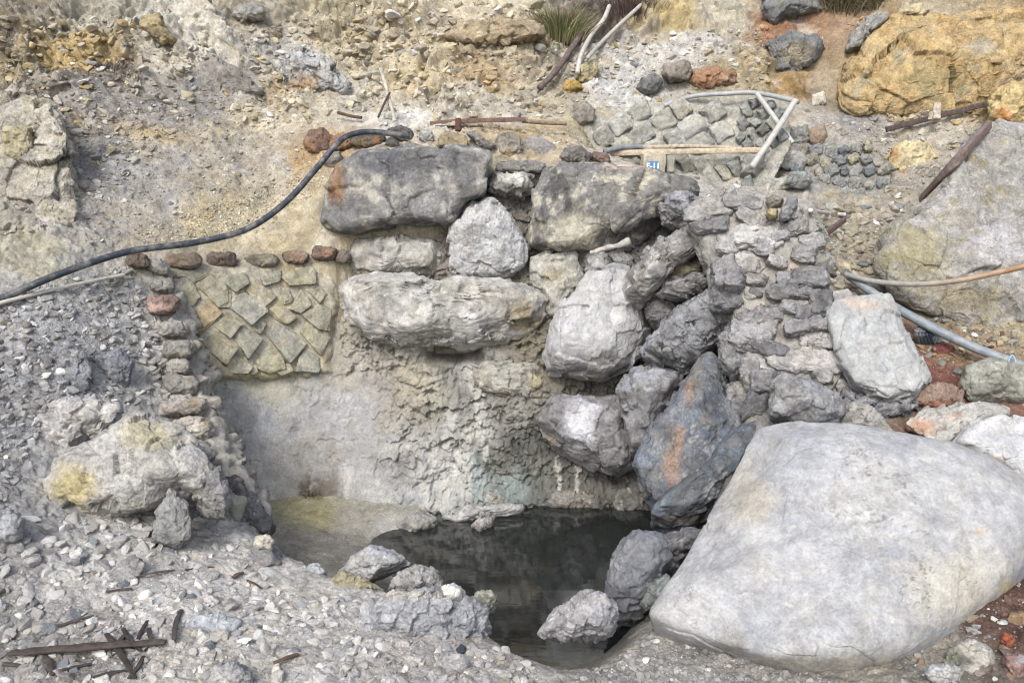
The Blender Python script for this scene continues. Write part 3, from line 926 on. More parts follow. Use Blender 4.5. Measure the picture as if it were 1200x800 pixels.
rock('boulder', 'yellowish layer of rock pinched inside the strata overhang', [(768, 340), (790, 312), (820, 298), (856, 288), (856, 308), (830, 324), (800, 336), (778, 346)], (146, 140, 118),
     [('n', (122, 118, 104), 8, .05, .2, .6), ('n', (172, 162, 128), 6, .1, .2, .6)], group=WALLG, tf=.18, tb=.4, n=3, fac=5, amp=.7, push=-.40, strata=((.3, 1), 12, .02))
rock('boulder', 'curled bluish stone crowning the strata overhang', [(771, 250), (780, 230), (800, 227), (832, 238), (846, 256), (826, 268), (796, 268), (776, 262)], (150, 149, 152), [('n', (186, 188, 196), 7, 0, .2, .6), ('n', (96, 95, 97), 10, .15, .2, .6)],
     group=WALLG, tf=.3, n=2.8, fac=7, amp=.8, push=-.3, strata=((.2, 1), 9, .03))
rock('boulder', 'small dark block tucked beneath the strata overhang', [(756, 352), (770, 345), (790, 348), (792, 375), (772, 388), (758, 375)], (126, 124, 122), [], group=WALLG, tf=.2, n=3.6, fac=6, push=-.3)
rock('boulder', 'long flat grey slab under the strata overhang', [(770, 348), (775, 334), (815, 322), (855, 314), (860, 330), (838, 340), (806, 352), (788, 356)], (134, 131, 129), [('n', (176, 172, 168), 8, .1, .2, .6)], group=WALLG, tf=.26, n=3.6, fac=6, amp=.7, push=-.38, strata=((.2, 1), 12, .03))
rock('boulder', 'tall leaning blue-black slab with long orange stains beside the pool',
     [(743, 548), (758, 512), (796, 452), (822, 420), (832, 412), (850, 430), (856, 462), (884, 486), (880, 520), (836, 572), (792, 602), (766, 594)], (112, 116, 124),
     [('s', (150, 146, 132), 765, 540, 20, 40, .5), ('n', (104, 118, 138), 4, .0, .2, .6), ('n', (150, 153, 158), 5, .12, .2, .5), ('k', (184, 180, 168), 3.5, .035, .6), ('n', (150, 140, 118), 8, .2, .15, .5), ('s', (164, 136, 116), 786, 545, 14, 36, .8), ('s', (168, 134, 110), 796, 512, 8, 24, .7), ('s', (166, 136, 114), 808, 460, 8, 24, .7), ('s', (160, 150, 125), 818, 442, 8, 28, .5), ('s', (72, 75, 82), 836, 480, 18, 50, .6)],
     D=5.42, tf=.26, tb=.4, n=5, fac=6, amp=.6, chip=.9, lean=.45, strata=((.8, -.55), 6, .012))
rock('boulder', 'dark slate boulder at the water edge between orange stained slab and giant pale boulder',
     [(761, 612), (770, 594), (812, 562), (850, 515), (888, 500), (892, 530), (868, 570), (838, 602), (800, 624)], (104, 108, 113), [('n', (106, 120, 138), 4, .0, .2, .55), ('n', (148, 155, 164), 5, .14, .2, .6), ('s', (150, 142, 128), 810, 610, 40, 14, .5), ('k', (190, 192, 192), 2.6, .035, .7)],
     D=5.05, tf=.3, tb=.4, n=3.4, fac=6, amp=.65, chip=.9, lean=.5, strata=((.75, -.65), 7, .015))
rock('boulder', 'stacked pale grey block pair above the dark slate boulder', [(850, 452), (876, 444), (886, 470), (882, 496), (858, 502), (848, 480)], (158, 156, 155), [('n', (122, 121, 122), 9, .1, .2, .6)], D=5.5, tf=.16, n=4, fac=6)
# --- the giant
rock('boulder', 'giant smooth pale boulder filling the lower right corner beside the pool',
     [(756, 726), (778, 692), (810, 642), (848, 574), (874, 524), (888, 502), (926, 501), (985, 514), (1040, 525), (1110, 539), (1165, 560), (1210, 592), (1238, 634), (1208, 676), (1168, 714), (1112, 755), (1062, 784), (1000, 799), (950, 797), (900, 784), (850, 762), (800, 744)],
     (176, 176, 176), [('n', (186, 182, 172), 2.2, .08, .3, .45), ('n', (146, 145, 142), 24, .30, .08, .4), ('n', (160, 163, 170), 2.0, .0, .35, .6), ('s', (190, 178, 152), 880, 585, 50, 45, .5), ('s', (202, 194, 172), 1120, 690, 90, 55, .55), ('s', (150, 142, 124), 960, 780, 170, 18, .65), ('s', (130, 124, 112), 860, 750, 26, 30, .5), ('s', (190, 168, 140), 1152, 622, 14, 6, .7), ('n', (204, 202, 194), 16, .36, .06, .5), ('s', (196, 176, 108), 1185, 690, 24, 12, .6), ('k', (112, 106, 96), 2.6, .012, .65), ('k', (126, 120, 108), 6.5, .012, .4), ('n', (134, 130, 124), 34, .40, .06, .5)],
     D=4.04, tf=.42, tb=.6, n=3.5, fac=2, amp=.34, lean=1.05, lvl=8, mat=M_SMOOTH, crk=.6, chip=.5)
# --- stones standing in and around the water
rock('boulder', 'knobbly pale grey boulder standing in the near end of the pool water', [(630, 742), (655, 712), (688, 691), (712, 696), (726, 722), (718, 744), (690, 749), (650, 749)],
     (168, 166, 168), [('n', (192, 190, 190), 7, .05, .2, .6), ('n', (126, 122, 122), 10, .2, .15, .6)], D=3.72, tf=.18, tb=.22, n=2.6, fac=7, amp=1.2)
rock('boulder', 'upright dark grey boulder at the pool edge behind the knobbly pale one', [(710, 702), (716, 660), (728, 636), (748, 621), (776, 628), (788, 655), (770, 690), (750, 724), (726, 729), (712, 718)],
     (122, 124, 130), [('n', (150, 154, 164), 5, .1, .2, .6), ('s', (176, 174, 172), 720, 670, 8, 26, .5)], D=4.1, tf=.22, tb=.25, n=2.8, fac=5, amp=.8, mat=M_SMOOTH)
rock('boulder', 'small teal-grey wedge stone against the left flank of the giant boulder', [(750, 708), (758, 685), (782, 672), (792, 684), (776, 706), (758, 714)], (138, 148, 146), [('n', (168, 172, 170), 9, .1, .2, .6)], cat='stone', D=3.98, tf=.1, fac=6)
rock('boulder', 'rough dark slab lying between the slate boulder and the giant boulder', [(752, 655), (770, 628), (812, 620), (830, 626), (812, 655), (790, 684), (765, 680)], (112, 112, 116), [('n', (168, 168, 172), 9, .12, .15, .7)], D=4.45, tf=.15, tb=.3, fac=6, amp=1.3)
rock('boulder', 'ridged silver grey boulder at the muddy left edge of the water', [(396, 672), (412, 652), (438, 638), (462, 645), (482, 660), (462, 670), (432, 682), (406, 682)], (182, 183, 184), [('n', (140, 140, 143), 9, .12, .15, .7), ('n', (202, 204, 208), 8, .15, .2, .6), ('s', (190, 178, 148), 450, 678, 30, 6, .6)], D=4.3, tf=.18, tb=.2, n=2.8, fac=10, amp=.7)
rock('boulder', 'small rough stone between the ridged silver boulder and the bank', [(455, 690), (466, 672), (490, 662), (512, 668), (520, 688), (500, 696), (468, 696)], (172, 170, 167), [('n', (130, 127, 123), 12, .1, .15, .6), ('n', (188, 186, 182), 9, .15, .2, .6)], cat='stone', D=4.1, tf=.14, tb=.14, n=2.6, fac=6, amp=1.4)
rock('boulder', 'yellow tinged flat stone half buried at the pool bank', [(388, 680), (400, 668), (430, 680), (452, 692), (440, 700), (405, 696)], (178, 168, 132), [('n', (150, 144, 126), 8, .1, .2, .6)], cat='stone', D=4.0, tf=.12, tb=.14, fac=4)
rock('boulder', 'long bluish grey bank boulder capped by a white stone', [(418, 740), (425, 712), (455, 698), (500, 690), (540, 694), (572, 712), (574, 745), (545, 760), (500, 752), (450, 752)],
     (172, 173, 176), [('n', (142, 144, 149), 6, .08, .2, .6), ('s', (188, 180, 160), 470, 696, 60, 10, .7), ('n', (190, 188, 184), 8, .18, .2, .6)], D=3.62, tf=.24, tb=.28, n=2.8, fac=6, amp=1.1)
rock('boulder', 'bright white stone perched on the long bluish bank boulder', [(513, 702), (518, 686), (532, 683), (543, 690), (540, 704), (524, 709)], (222, 220, 218), [], cat='stone', D=3.62, tf=.08, tb=.08, fac=6)
rock('boulder', 'greenish two-lobed stone at the water side of the bank boulder', [(550, 706), (560, 694), (576, 692), (584, 702), (578, 718), (562, 720)], (166, 166, 146), [('n', (138, 140, 126), 9, .1, .2, .6)], cat='stone', D=3.8, tf=.1, tb=.1, fac=4, amp=1.2)
rock('boulder', 'blocky grey boulder where the rubble ridge meets the pool bank', [(284, 652), (298, 636), (322, 638), (334, 660), (326, 690), (304, 698), (288, 682)], (138, 138, 140), [('n', (170, 170, 172), 7, .1, .2, .6)], D=4.2, tf=.2, tb=.2, n=3.4, fac=8, amp=1.1)
rock('boulder', 'dark wedge boulder with a wet edge at the foot of the rubble ridge', [(262, 562), (280, 560), (302, 588), (322, 618), (314, 630), (272, 628), (258, 600)], (112, 110, 112), [('n', (146, 144, 146), 6, .1, .2, .6)], D=4.62, tf=.2, tb=.3, n=3, fac=5)
rock('boulder', 'big buff boulder blotched yellow in the left foreground', [(46, 572), (60, 540), (108, 515), (150, 494), (180, 490), (216, 504), (244, 540), (262, 572), (240, 586), (205, 584), (150, 606), (95, 606), (58, 592)],
     (180, 177, 171), [('n', (158, 154, 148), 5, .06, .25, .6), ('s', (194, 178, 118), 84, 568, 36, 34, .8), ('s', (188, 178, 136), 170, 512, 42, 24, .7), ('n', (192, 188, 182), 6, .12, .2, .6)], tf=.36, tb=.35, n=2.9, fac=6, amp=.75, push=-.22, lean=.35)
rock('boulder', 'crumbly off-white boulder behind the yellow blotched one', [(34, 528), (40, 496), (66, 474), (110, 468), (142, 476), (140, 498), (100, 518), (60, 542), (42, 545)], (186, 183, 180), [('n', (150, 146, 144), 9, .1, .2, .7), ('n', (206, 203, 200), 7, .1, .2, .6)], tf=.2, tb=.25, n=2.6, fac=7, amp=1.6)
rock('boulder', 'blue-grey slate lump at the left half of a split rock in the scree', [(56, 440), (60, 414), (76, 400), (98, 410), (108, 440), (100, 462), (76, 460)], (136, 138, 144), [('n', (164, 164, 168), 7, .1, .2, .6)], tf=.1, fac=7, amp=1.1)
rock('boulder', 'bluish right half of a split rock in the scree', [(106, 440), (112, 418), (140, 410), (156, 424), (150, 450), (130, 464), (108, 462)], (134, 136, 142), [('n', (170, 170, 174), 7, .1, .2, .6)], tf=.1, fac=7, amp=1.3)
rock('boulder', 'pale round boulder cut by the left picture edge below the crumbly one', [(-22, 625), (-10, 600), (12, 597), (28, 610), (26, 632), (4, 640), (-14, 640)], (170, 170, 172), [('n', (140, 140, 142), 6, .1, .2, .6)], tf=.15, tb=.2, fac=5)
rock('boulder', 'pointed slate grey wedge stone leaning on the yellow blotched boulder', [(180, 634), (184, 600), (200, 572), (220, 592), (226, 632), (204, 640)], (150, 150, 148), [('n', (124, 124, 124), 8, .1, .2, .5)], cat='stone', D=3.98, tf=.08, tb=.12, n=4, fac=5, lean=.3)
rock('boulder', 'pile-topping grey rock just right of the yellow blotched boulder', [(226, 584), (240, 556), (258, 548), (270, 580), (264, 606), (240, 606)], (140, 138, 138), [('n', (176, 174, 172), 8, .05, .2, .6)], tf=.12, tb=.2, fac=7, amp=1.3)
rock('boulder', 'flat pinkish grey slab lying on the gravel below the pointed wedge', [(118, 690), (132, 664), (158, 650), (170, 660), (160, 682), (138, 698)], (154, 151, 149), [], cat='stone', tf=.03, n=3, fac=4, amp=.8, lean=.8)
rock('boulder', 'bluish flat slab in the gravel near the charred sticks', [(220, 736), (224, 722), (258, 720), (284, 728), (276, 742), (240, 748)], (164, 168, 172), [], cat='stone', tf=.04, fac=4, amp=.8, lean=.8)
rock('boulder', 'pale cracked boulder at the bottom edge of the gravel bank', [(244, 800), (250, 780), (274, 774), (296, 788), (300, 812), (256, 815)], (174, 173, 172), [('n', (148, 146, 146), 7, .1, .2, .5)], tf=.1, tb=.12, fac=7)
rock('boulder', 'round pale gravel stone below the long bank boulder', [(508, 780), (516, 768), (540, 766), (551, 776), (546, 794), (520, 796)], (178, 177, 176), [], cat='stone', tf=.07, tb=.07, fac=5, amp=.7)
rock('boulder', 'small blue-black pebble stone among pale ones below the bank boulder', [(534, 760), (540, 754), (546, 758), (545, 766), (536, 768)], (72, 80, 92), [], cat='stone', tf=.03, fac=5, amp=.6)
rock('boulder', 'oval pale flat stone left of the two bottom gravel stones', [(576, 788), (582, 782), (598, 786), (602, 794), (590, 798), (580, 796)], (186, 185, 182), [], cat='stone', tf=.03, fac=4, amp=.6)
rock('boulder', 'white rounded stone on the corner of the blocky grey boulder', [(296, 638), (300, 628), (314, 626), (322, 634), (316, 643), (302, 643)], (206, 200, 190), [], cat='stone', D=4.12, tf=.06, tb=.06, fac=4)
rock('boulder', 'bluish-white tilted slab in the gap right of the blocky grey boulder', [(322, 680), (336, 664), (372, 660), (382, 672), (368, 690), (338, 694)], (176, 182, 186), [('n', (148, 150, 150), 7, .1, .2, .5)], cat='stone', D=4.12, tf=.06, tb=.1, n=4, fac=5, lean=.6)
rock('boulder', 'white-lipped small slab in front of the bluish-white tilted slab', [(318, 698), (326, 688), (352, 684), (356, 692), (340, 699)], (198, 200, 200), [], cat='stone', D=3.98, tf=.05, tb=.06, fac=4)

for lab, poly, c_ in (
        ('whitish crust ledge lying along the back water line', [(515, 606), (540, 596), (585, 592), (618, 590), (612, 600), (570, 606), (535, 614)], (186, 184, 178)),
        ('grey broken crust piece at the muddy back corner of the pool', [(464, 616), (476, 606), (500, 600), (514, 608), (504, 620), (480, 626)], (158, 156, 150)),
        ('small pale crust tooth poking from the water before the back ledge', [(552, 616), (562, 608), (580, 605), (576, 616), (562, 623)], (176, 174, 168)),
        ('yellow sulphur tinted lump at the foot of the back wall', [(478, 590), (482, 576), (494, 576), (498, 588), (488, 594)], (188, 178, 120)),
        ('buff lump under the white runs at the foot of the back wall', [(566, 592), (570, 577), (582, 575), (590, 586), (582, 595)], (178, 174, 164)),
        ('dark knobbly rock lying in the back right corner of the pool', [(716, 594), (724, 576), (744, 570), (758, 582), (752, 598), (730, 602)], (126, 124, 116)),
        ('dull grey rock at the water line under the white-striped boulder', [(640, 592), (648, 578), (680, 574), (704, 584), (700, 594), (664, 597)], (140, 136, 126))):
    cx_ = sum(p[0] for p in poly) / len(poly); cy_ = sum(p[1] for p in poly) / len(poly)
    rock('crust_rock', lab, poly, c_, [('n', tuple(int(v * .8) for v in c_), 9, .08, .2, .6), ('n', (206, 202, 192), 9, .2, .15, .6)], cat='rock', D=PZ(cx_, cy_, .03)[1], tf=.08, tb=.12, n=2.8, fac=6, amp=1.1, lean=.9)

# --- right-hand side
rock('boulder', 'angular mid grey boulder resting on the top edge of the giant pale boulder', [(902, 488), (904, 452), (916, 440), (948, 447), (984, 464), (991, 488), (968, 510), (936, 502)], (152, 152, 154), [('n', (124, 123, 125), 7, .1, .2, .6), ('n', (186, 186, 188), 8, .18, .2, .5)], D=4.95, tf=.25, tb=.25, n=3, fac=6, amp=.8)
rock('boulder', 'cream-footed wedge rock right of the angular boulder', [(978, 520), (984, 490), (1000, 470), (1024, 478), (1050, 512), (1052, 524), (1010, 522)], (172, 168, 162), [('s', (206, 192, 160), 1005, 515, 24, 14, .8), ('n', (140, 138, 136), 8, .1, .2, .5)], D=4.95, tf=.15, tb=.25, n=3, fac=6)
rock('boulder', 'large flat pale blue-grey slab leaning against the mortared strata wall', [(968, 372), (974, 356), (1010, 350), (1042, 347), (1052, 362), (1066, 395), (1092, 440), (1076, 460), (1040, 470), (1000, 452), (980, 420)],
     (172, 174, 173), [('n', (156, 161, 164), 4, .0, .3, .6), ('s', (196, 172, 152), 1010, 356, 40, 10, .6), ('n', (188, 184, 178), 6, .15, .2, .6), ('s', (190, 190, 190), 1075, 452, 24, 14, .6)], D=5.30, tf=.12, tb=.3, n=5, fac=4, amp=.45, lean=.6, mat=M_SMOOTH)
rock('boulder', 'layered dark grey ledge rock below the flat blue-grey slab', [(975, 478), (984, 456), (1030, 466), (1072, 466), (1072, 482), (1040, 496), (1000, 492)], (138, 138, 140), [('n', (168, 168, 170), 8, .1, .2, .5)], D=5.2, tf=.16, tb=.25, fac=5, amp=1.2, strata=((.2, 1), 12, .03))
rock('boulder', 'tilted pale slab with orange edges beside the rust red runnel', [(1058, 498), (1084, 480), (1130, 474), (1184, 478), (1180, 490), (1140, 504), (1110, 520), (1088, 514)], (188, 184, 176), [('s', (192, 134, 88), 1080, 500, 26, 14, .7), ('s', (196, 140, 96), 1120, 486, 14, 6, .6), ('n', (160, 164, 168), 6, .1, .2, .5)], D=5.0, tf=.08, tb=.12, n=3, fac=4, amp=.9, lean=1.0)
rock('boulder', 'broad pale slab at the right edge with a rust stained rim', [(1108, 526), (1130, 502), (1170, 492), (1225, 488), (1235, 540), (1215, 570), (1180, 552), (1140, 534)], (194, 194, 194), [('s', (190, 150, 96), 1150, 538, 40, 6, .8), ('n', (174, 178, 184), 4, .05, .3, .5)], D=4.75, tf=.12, tb=.16, n=3.4, fac=4, amp=.6, lean=1.1, mat=M_SMOOTH)
rock('boulder', 'speckled greenish grey boulder under the end of the blue-grey plastic pipe', [(1124, 452), (1132, 430), (1160, 420), (1200, 428), (1216, 450), (1212, 474), (1160, 476), (1134, 470)], (162, 162, 150), [('n', (138, 138, 128), 10, .08, .2, .6)], D=5.3, tf=.22, tb=.25, n=2.8, fac=5, amp=.7)
rock('boulder', 'rusty brown flat rock between the runnel and the flat blue-grey slab', [(1066, 476), (1076, 456), (1104, 448), (1128, 460), (1130, 474), (1100, 480)], (152, 128, 112), [('s', (160, 92, 62), 1100, 474, 30, 10, .7)], cat='rock', D=5.25, tf=.1, tb=.15, fac=5, lean=.6)
rock('boulder', 'small red stone in the runnel', [(1090, 408), (1104, 400), (1118, 406), (1116, 420), (1098, 422)], (134, 78, 70), [], cat='stone', tf=.08, fac=5)
rock('boulder', 'cream crumb of stone beside the red runnel', [(1082, 514), (1088, 509), (1096, 513), (1093, 521), (1085, 521)], (214, 206, 192), [], cat='stone', D=4.75, tf=.04, tb=.04, fac=4)
rock('boulder', 'white and olive broken block under the right rim of the giant boulder', [(1100, 790), (1110, 762), (1136, 750), (1162, 760), (1174, 780), (1160, 805), (1118, 806)], (190, 188, 180), [('s', (122, 122, 100), 1116, 775, 18, 24, .8), ('n', (150, 148, 140), 8, .1, .2, .5)], D=3.3, tf=.12, tb=.14, n=3, fac=8)
rock('boulder', 'plain pale chunk left of the white and olive broken block', [(1082, 790), (1090, 780), (1110, 776), (1128, 784), (1124, 800), (1100, 804)], (182, 182, 182), [], cat='stone', D=3.2, tf=.08, tb=.08, fac=7)
rock('boulder', 'orange red sharp stone in the hollow right of the giant boulder', [(1172, 752), (1176, 740), (1188, 744), (1194, 764), (1182, 768)], (168, 92, 66), [], cat='stone', D=3.35, tf=.05, tb=.05, fac=6)
rock('boulder', 'pinkish boulder in the bottom right corner', [(1174, 790), (1178, 768), (1200, 766), (1220, 780), (1216, 806), (1184, 806)], (156, 124, 116), [('s', (158, 168, 172), 1200, 772, 16, 8, .7)], cat='stone', D=3.2, tf=.1, tb=.1, fac=6)
rock('boulder', 'tan stone above the orange red stone in the right hollow', [(1180, 730), (1184, 718), (1204, 716), (1212, 730), (1200, 740), (1186, 738)], (150, 122, 92), [], cat='stone', D=3.5, tf=.07, tb=.08, fac=6)
rock('boulder', 'enormous mineral crusted mound boulder at the right edge behind the pipes', [(1026, 322), (1034, 290), (1060, 258), (1090, 238), (1112, 205), (1132, 176), (1160, 152), (1215, 148), (1260, 200), (1265, 330), (1230, 392), (1150, 386), (1090, 372), (1046, 350)],
     (164, 161, 154), [('n', (184, 181, 180), 3, .05, .25, .7), ('s', (160, 152, 112), 1070, 300, 50, 60, .75), ('n', (150, 140, 98), 5, .14, .2, .7), ('s', (192, 190, 196), 1170, 285, 45, 40, .7), ('s', (168, 156, 122), 1140, 350, 70, 26, .7), ('n', (132, 128, 124), 8, .16, .2, .6)],
     D=6.6, tf=.42, tb=.7, n=2.8, fac=8, amp=1.1, lean=.8, mat=M_EARTH, lvl=8)
rock('boulder', 'cracked cream and ochre block above the cobble wall', [(1041, 200), (1044, 176), (1060, 167), (1086, 168), (1099, 180), (1096, 204), (1076, 214), (1050, 212)], (210, 194, 152), [('s', (188, 130, 60), 1062, 208, 28, 14, .85), ('s', (182, 130, 66), 1048, 180, 8, 20, .7), ('n', (200, 150, 84), 10, .2, .15, .6)], tf=.18, tb=.2, n=3, fac=6, amp=.9)
rock('boulder', 'orange and cream lump sticking out at the right edge above the mound', [(1158, 140), (1164, 112), (1180, 98), (1215, 96), (1222, 140), (1200, 152), (1172, 150)], (204, 180, 124), [('s', (182, 112, 48), 1176, 136, 16, 16, .85), ('n', (214, 196, 150), 6, .05, .2, .6)], tf=.25, tb=.25, n=2.8, fac=5, amp=1.2, push=-.15)
HB = 'boulders bedded in the hillside'
rock('earth_bank', 'bulky ochre orange earth bank at the top right of the hillside',
     [(986, 122), (992, 78), (1014, 44), (1048, 24), (1110, 16), (1200, 8), (1270, 12), (1275, 128), (1200, 120), (1140, 128), (1080, 136), (1020, 132)],
     (190, 164, 116), [('n', (182, 146, 92), 4, .0, .25, .75), ('n', (170, 160, 130), 3, .06, .2, .85), ('n', (134, 112, 82), 10, .22, .12, .6), ('s', (158, 146, 104), 1090, 90, 50, 30, .7), ('s', (176, 172, 160), 1150, 55, 30, 14, .6), ('n', (206, 176, 118), 7, .12, .15, .6)],
     cat='earth bank', tf=.34, tb=.6, n=3, fac=10, amp=1.25, push=.14, lean=.4, mat=M_EARTH, lvl=8)
rock('cliff_face', 'cracked tan and white cliff face at the left edge of the hillside',
     [(-45, 335), (-45, 140), (10, 128), (58, 116), (76, 146), (86, 200), (94, 255), (90, 300), (58, 318), (10, 326)],
     (178, 172, 158), [('n', (190, 182, 150), 3, .05, .2, .7), ('n', (150, 144, 136), 5, .06, .2, .7), ('n', (206, 200, 188), 5, .16, .15, .7), ('k', (96, 86, 72), 3, .02, .7)],
     cat='cliff', tf=.24, tb=.5, n=3, fac=12, amp=1.25, push=.10, lean=.5, mat=M_EARTH, lvl=8)
rock('outcrop', 'smooth cream white outcrop band running down the upper left slope',
     [(196, 10), (238, -8), (262, 24), (300, 78), (304, 106), (268, 80), (228, 52), (204, 34)], (204, 198, 184), [('n', (186, 172, 140), 5, .06, .2, .6), ('n', (170, 166, 160), 6, .14, .2, .6)],
     cat='outcrop', tf=.14, tb=.3, n=3, fac=7, amp=1.0, mat=M_EARTH)
rock('outcrop', 'grey brown ledge of rock high between the two slopes left of the grass tuft',
     [(520, 44), (540, 30), (590, 22), (632, 28), (640, 44), (600, 52), (556, 58)], (176, 158, 128), [('n', (120, 104, 84), 6, .1, .2, .7), ('n', (206, 192, 164), 6, .06, .2, .6)],
     cat='outcrop', tf=.2, tb=.3, n=3, fac=8, amp=1.2, mat=M_EARTH)
rock('boulder', 'smooth dark grey boulder at the very top under dry grass', [(892, 10), (896, -12), (930, -16), (962, -4), (967, 12), (930, 22), (904, 30)], (122, 124, 124), [('n', (156, 152, 132), 5, .1, .2, .6)], tf=.25, n=2.8, fac=4, amp=.7, push=-.1)
rock('boulder', 'dark rounded boulder with a tan face bedded in the orange earth', [(896, 72), (902, 50), (926, 38), (958, 44), (968, 56), (950, 76), (920, 93), (904, 90)], (122, 124, 124), [('s', (172, 160, 132), 934, 62, 26, 20, .75), ('n', (92, 94, 96), 8, .15, .2, .6)], tf=.28, n=2.7, fac=5, amp=1.0, push=-.08)
rock('boulder', 'grey slab sticking out of the hill above the upper spring', [(776, 90), (778, 76), (806, 72), (812, 84), (806, 94), (786, 98)], (152, 142, 130), [('s', (96, 92, 86), 792, 92, 18, 8, .6)], tf=.25, n=4, fac=5, push=-.1)
rock('boulder', 'dark ball-like stone left of the grey slab above the upper spring', [(746, 104), (752, 92), (768, 86), (778, 96), (772, 108), (756, 114)], (118, 118, 116), [], tf=.15, n=2.6, fac=5, amp=.8, push=-.05)
rock('boulder', 'brick red long rock above the upper spring pipes', [(808, 100), (812, 84), (838, 78), (862, 84), (866, 98), (842, 103), (820, 106)], (168, 130, 102), [('s', (158, 112, 80), 828, 94, 22, 12, .7), ('n', (182, 160, 130), 8, .15, .2, .6)], tf=.16, n=3, fac=5, amp=1.1)
rock('boulder', 'narrow grey rock standing at the left end of the ochre bank', [(990, 62), (996, 42), (1014, 22), (1040, 16), (1044, 24), (1024, 36), (1006, 58)], (150, 150, 144), [('n', (188, 186, 176), 8, .1, .2, .6), ('n', (104, 106, 106), 8, .15, .15, .6)], tf=.16, n=2.8, fac=5, amp=1.2)
rock('boulder', 'pale lump on the rim of the ochre bank', [(1050, 18), (1058, 8), (1078, 4), (1090, 12), (1082, 20), (1062, 22)], (190, 176, 140), [], tf=.14, n=2.6, fac=4, amp=1.2)
rock('boulder', 'grey outcrop rock near the top left of the slope', [(272, 18), (280, 6), (304, 4), (314, 14), (306, 24), (284, 28)], (160, 156, 148), [('n', (124, 120, 114), 9, .1, .2, .6)], tf=.18, n=2.6, fac=6, amp=1.4)
rock('boulder', 'ochre topped outcrop with a hollow painted dark on the left slope', [(162, 32), (170, 18), (186, 16), (198, 40), (210, 50), (192, 54), (176, 44)], (172, 156, 118), [('s', (96, 84, 66), 182, 38, 14, 10, .8)], tf=.16, n=2.6, fac=6, amp=1.6)  # dark spot paints a hollow's shade into the colour
rock('boulder', 'large grey and white striped outcrop left of the pale stick', [(318, 96), (330, 72), (352, 56), (376, 66), (398, 92), (410, 108), (386, 112), (350, 116)], (186, 186, 184), [('s', (172, 134, 76), 352, 100, 28, 20, .8), ('n', (150, 148, 144), 6, .05, .2, .7), ('n', (160, 120, 70), 8, .25, .15, .6)], tf=.22, n=2.8, fac=6, amp=1.3, strata=((.6, .8), 8, .05), mat=M_EARTH)
rock('boulder', 'smooth grey concave rock half buried in the middle of the left slope', [(226, 104), (232, 76), (254, 66), (286, 88), (310, 110), (284, 112), (250, 110)], (152, 147, 139), [('n', (128, 120, 112), 6, .1, .2, .5)], tf=.12, n=2.4, fac=4, amp=.9)
rock('boulder', 'tan cracked block cliff piece at the left edge of the slope', [(2, 160), (8, 146), (36, 150), (38, 178), (24, 190), (6, 184)], (182, 172, 140), [('n', (150, 140, 112), 7, .1, .2, .6)], tf=.12, n=4, fac=6, amp=1.0, mat=M_EARTH)
rock('boulder', 'whitish cracked block beside the tan cliff block', [(42, 176), (44, 130), (58, 124), (76, 150), (80, 180), (62, 190)], (192, 186, 172), [('n', (158, 150, 134), 7, .1, .2, .6)], tf=.12, n=4, fac=7, amp=1.3, mat=M_EARTH)
rock('boulder', 'egg shaped speckled grey stone at the left end of the upper spring masonry', [(668, 138), (672, 122), (686, 119), (697, 128), (696, 144), (680, 147)], (146, 140, 128), [('n', (176, 172, 162), 12, .1, .15, .6)], tf=.14, n=2.4, fac=3, amp=.7, push=-.05)
rock('boulder', 'olive boulder under the pale bent pipes on the slope', [(674, 92), (678, 78), (696, 72), (702, 82), (694, 96), (682, 98)], (186, 172, 130), [('n', (150, 138, 100), 7, .1, .2, .6)], tf=.12, fac=6)
rock('boulder', 'ochre yellow angular rock by the foot of the bent pipes', [(658, 106), (664, 94), (678, 96), (684, 104), (668, 110)], (188, 154, 82), [], tf=.1, fac=7)
rock('boulder', 'slate grey squared rock left of the brown one behind the white cross of pipes', [(924, 168), (928, 150), (946, 146), (950, 166), (940, 174)], (146, 148, 144), [], tf=.12, n=4, fac=6)
rock('boulder', 'brown topped squared rock beside the white cross of pipes', [(948, 170), (948, 152), (966, 146), (970, 160), (964, 172)], (160, 140, 118), [], tf=.12, n=4, fac=6)
rock('boulder', 'white flat stone on the slope above the squared rocks', [(948, 126), (952, 112), (966, 106), (968, 120), (958, 130)], (204, 198, 182), [], cat='stone', tf=.08, fac=6)

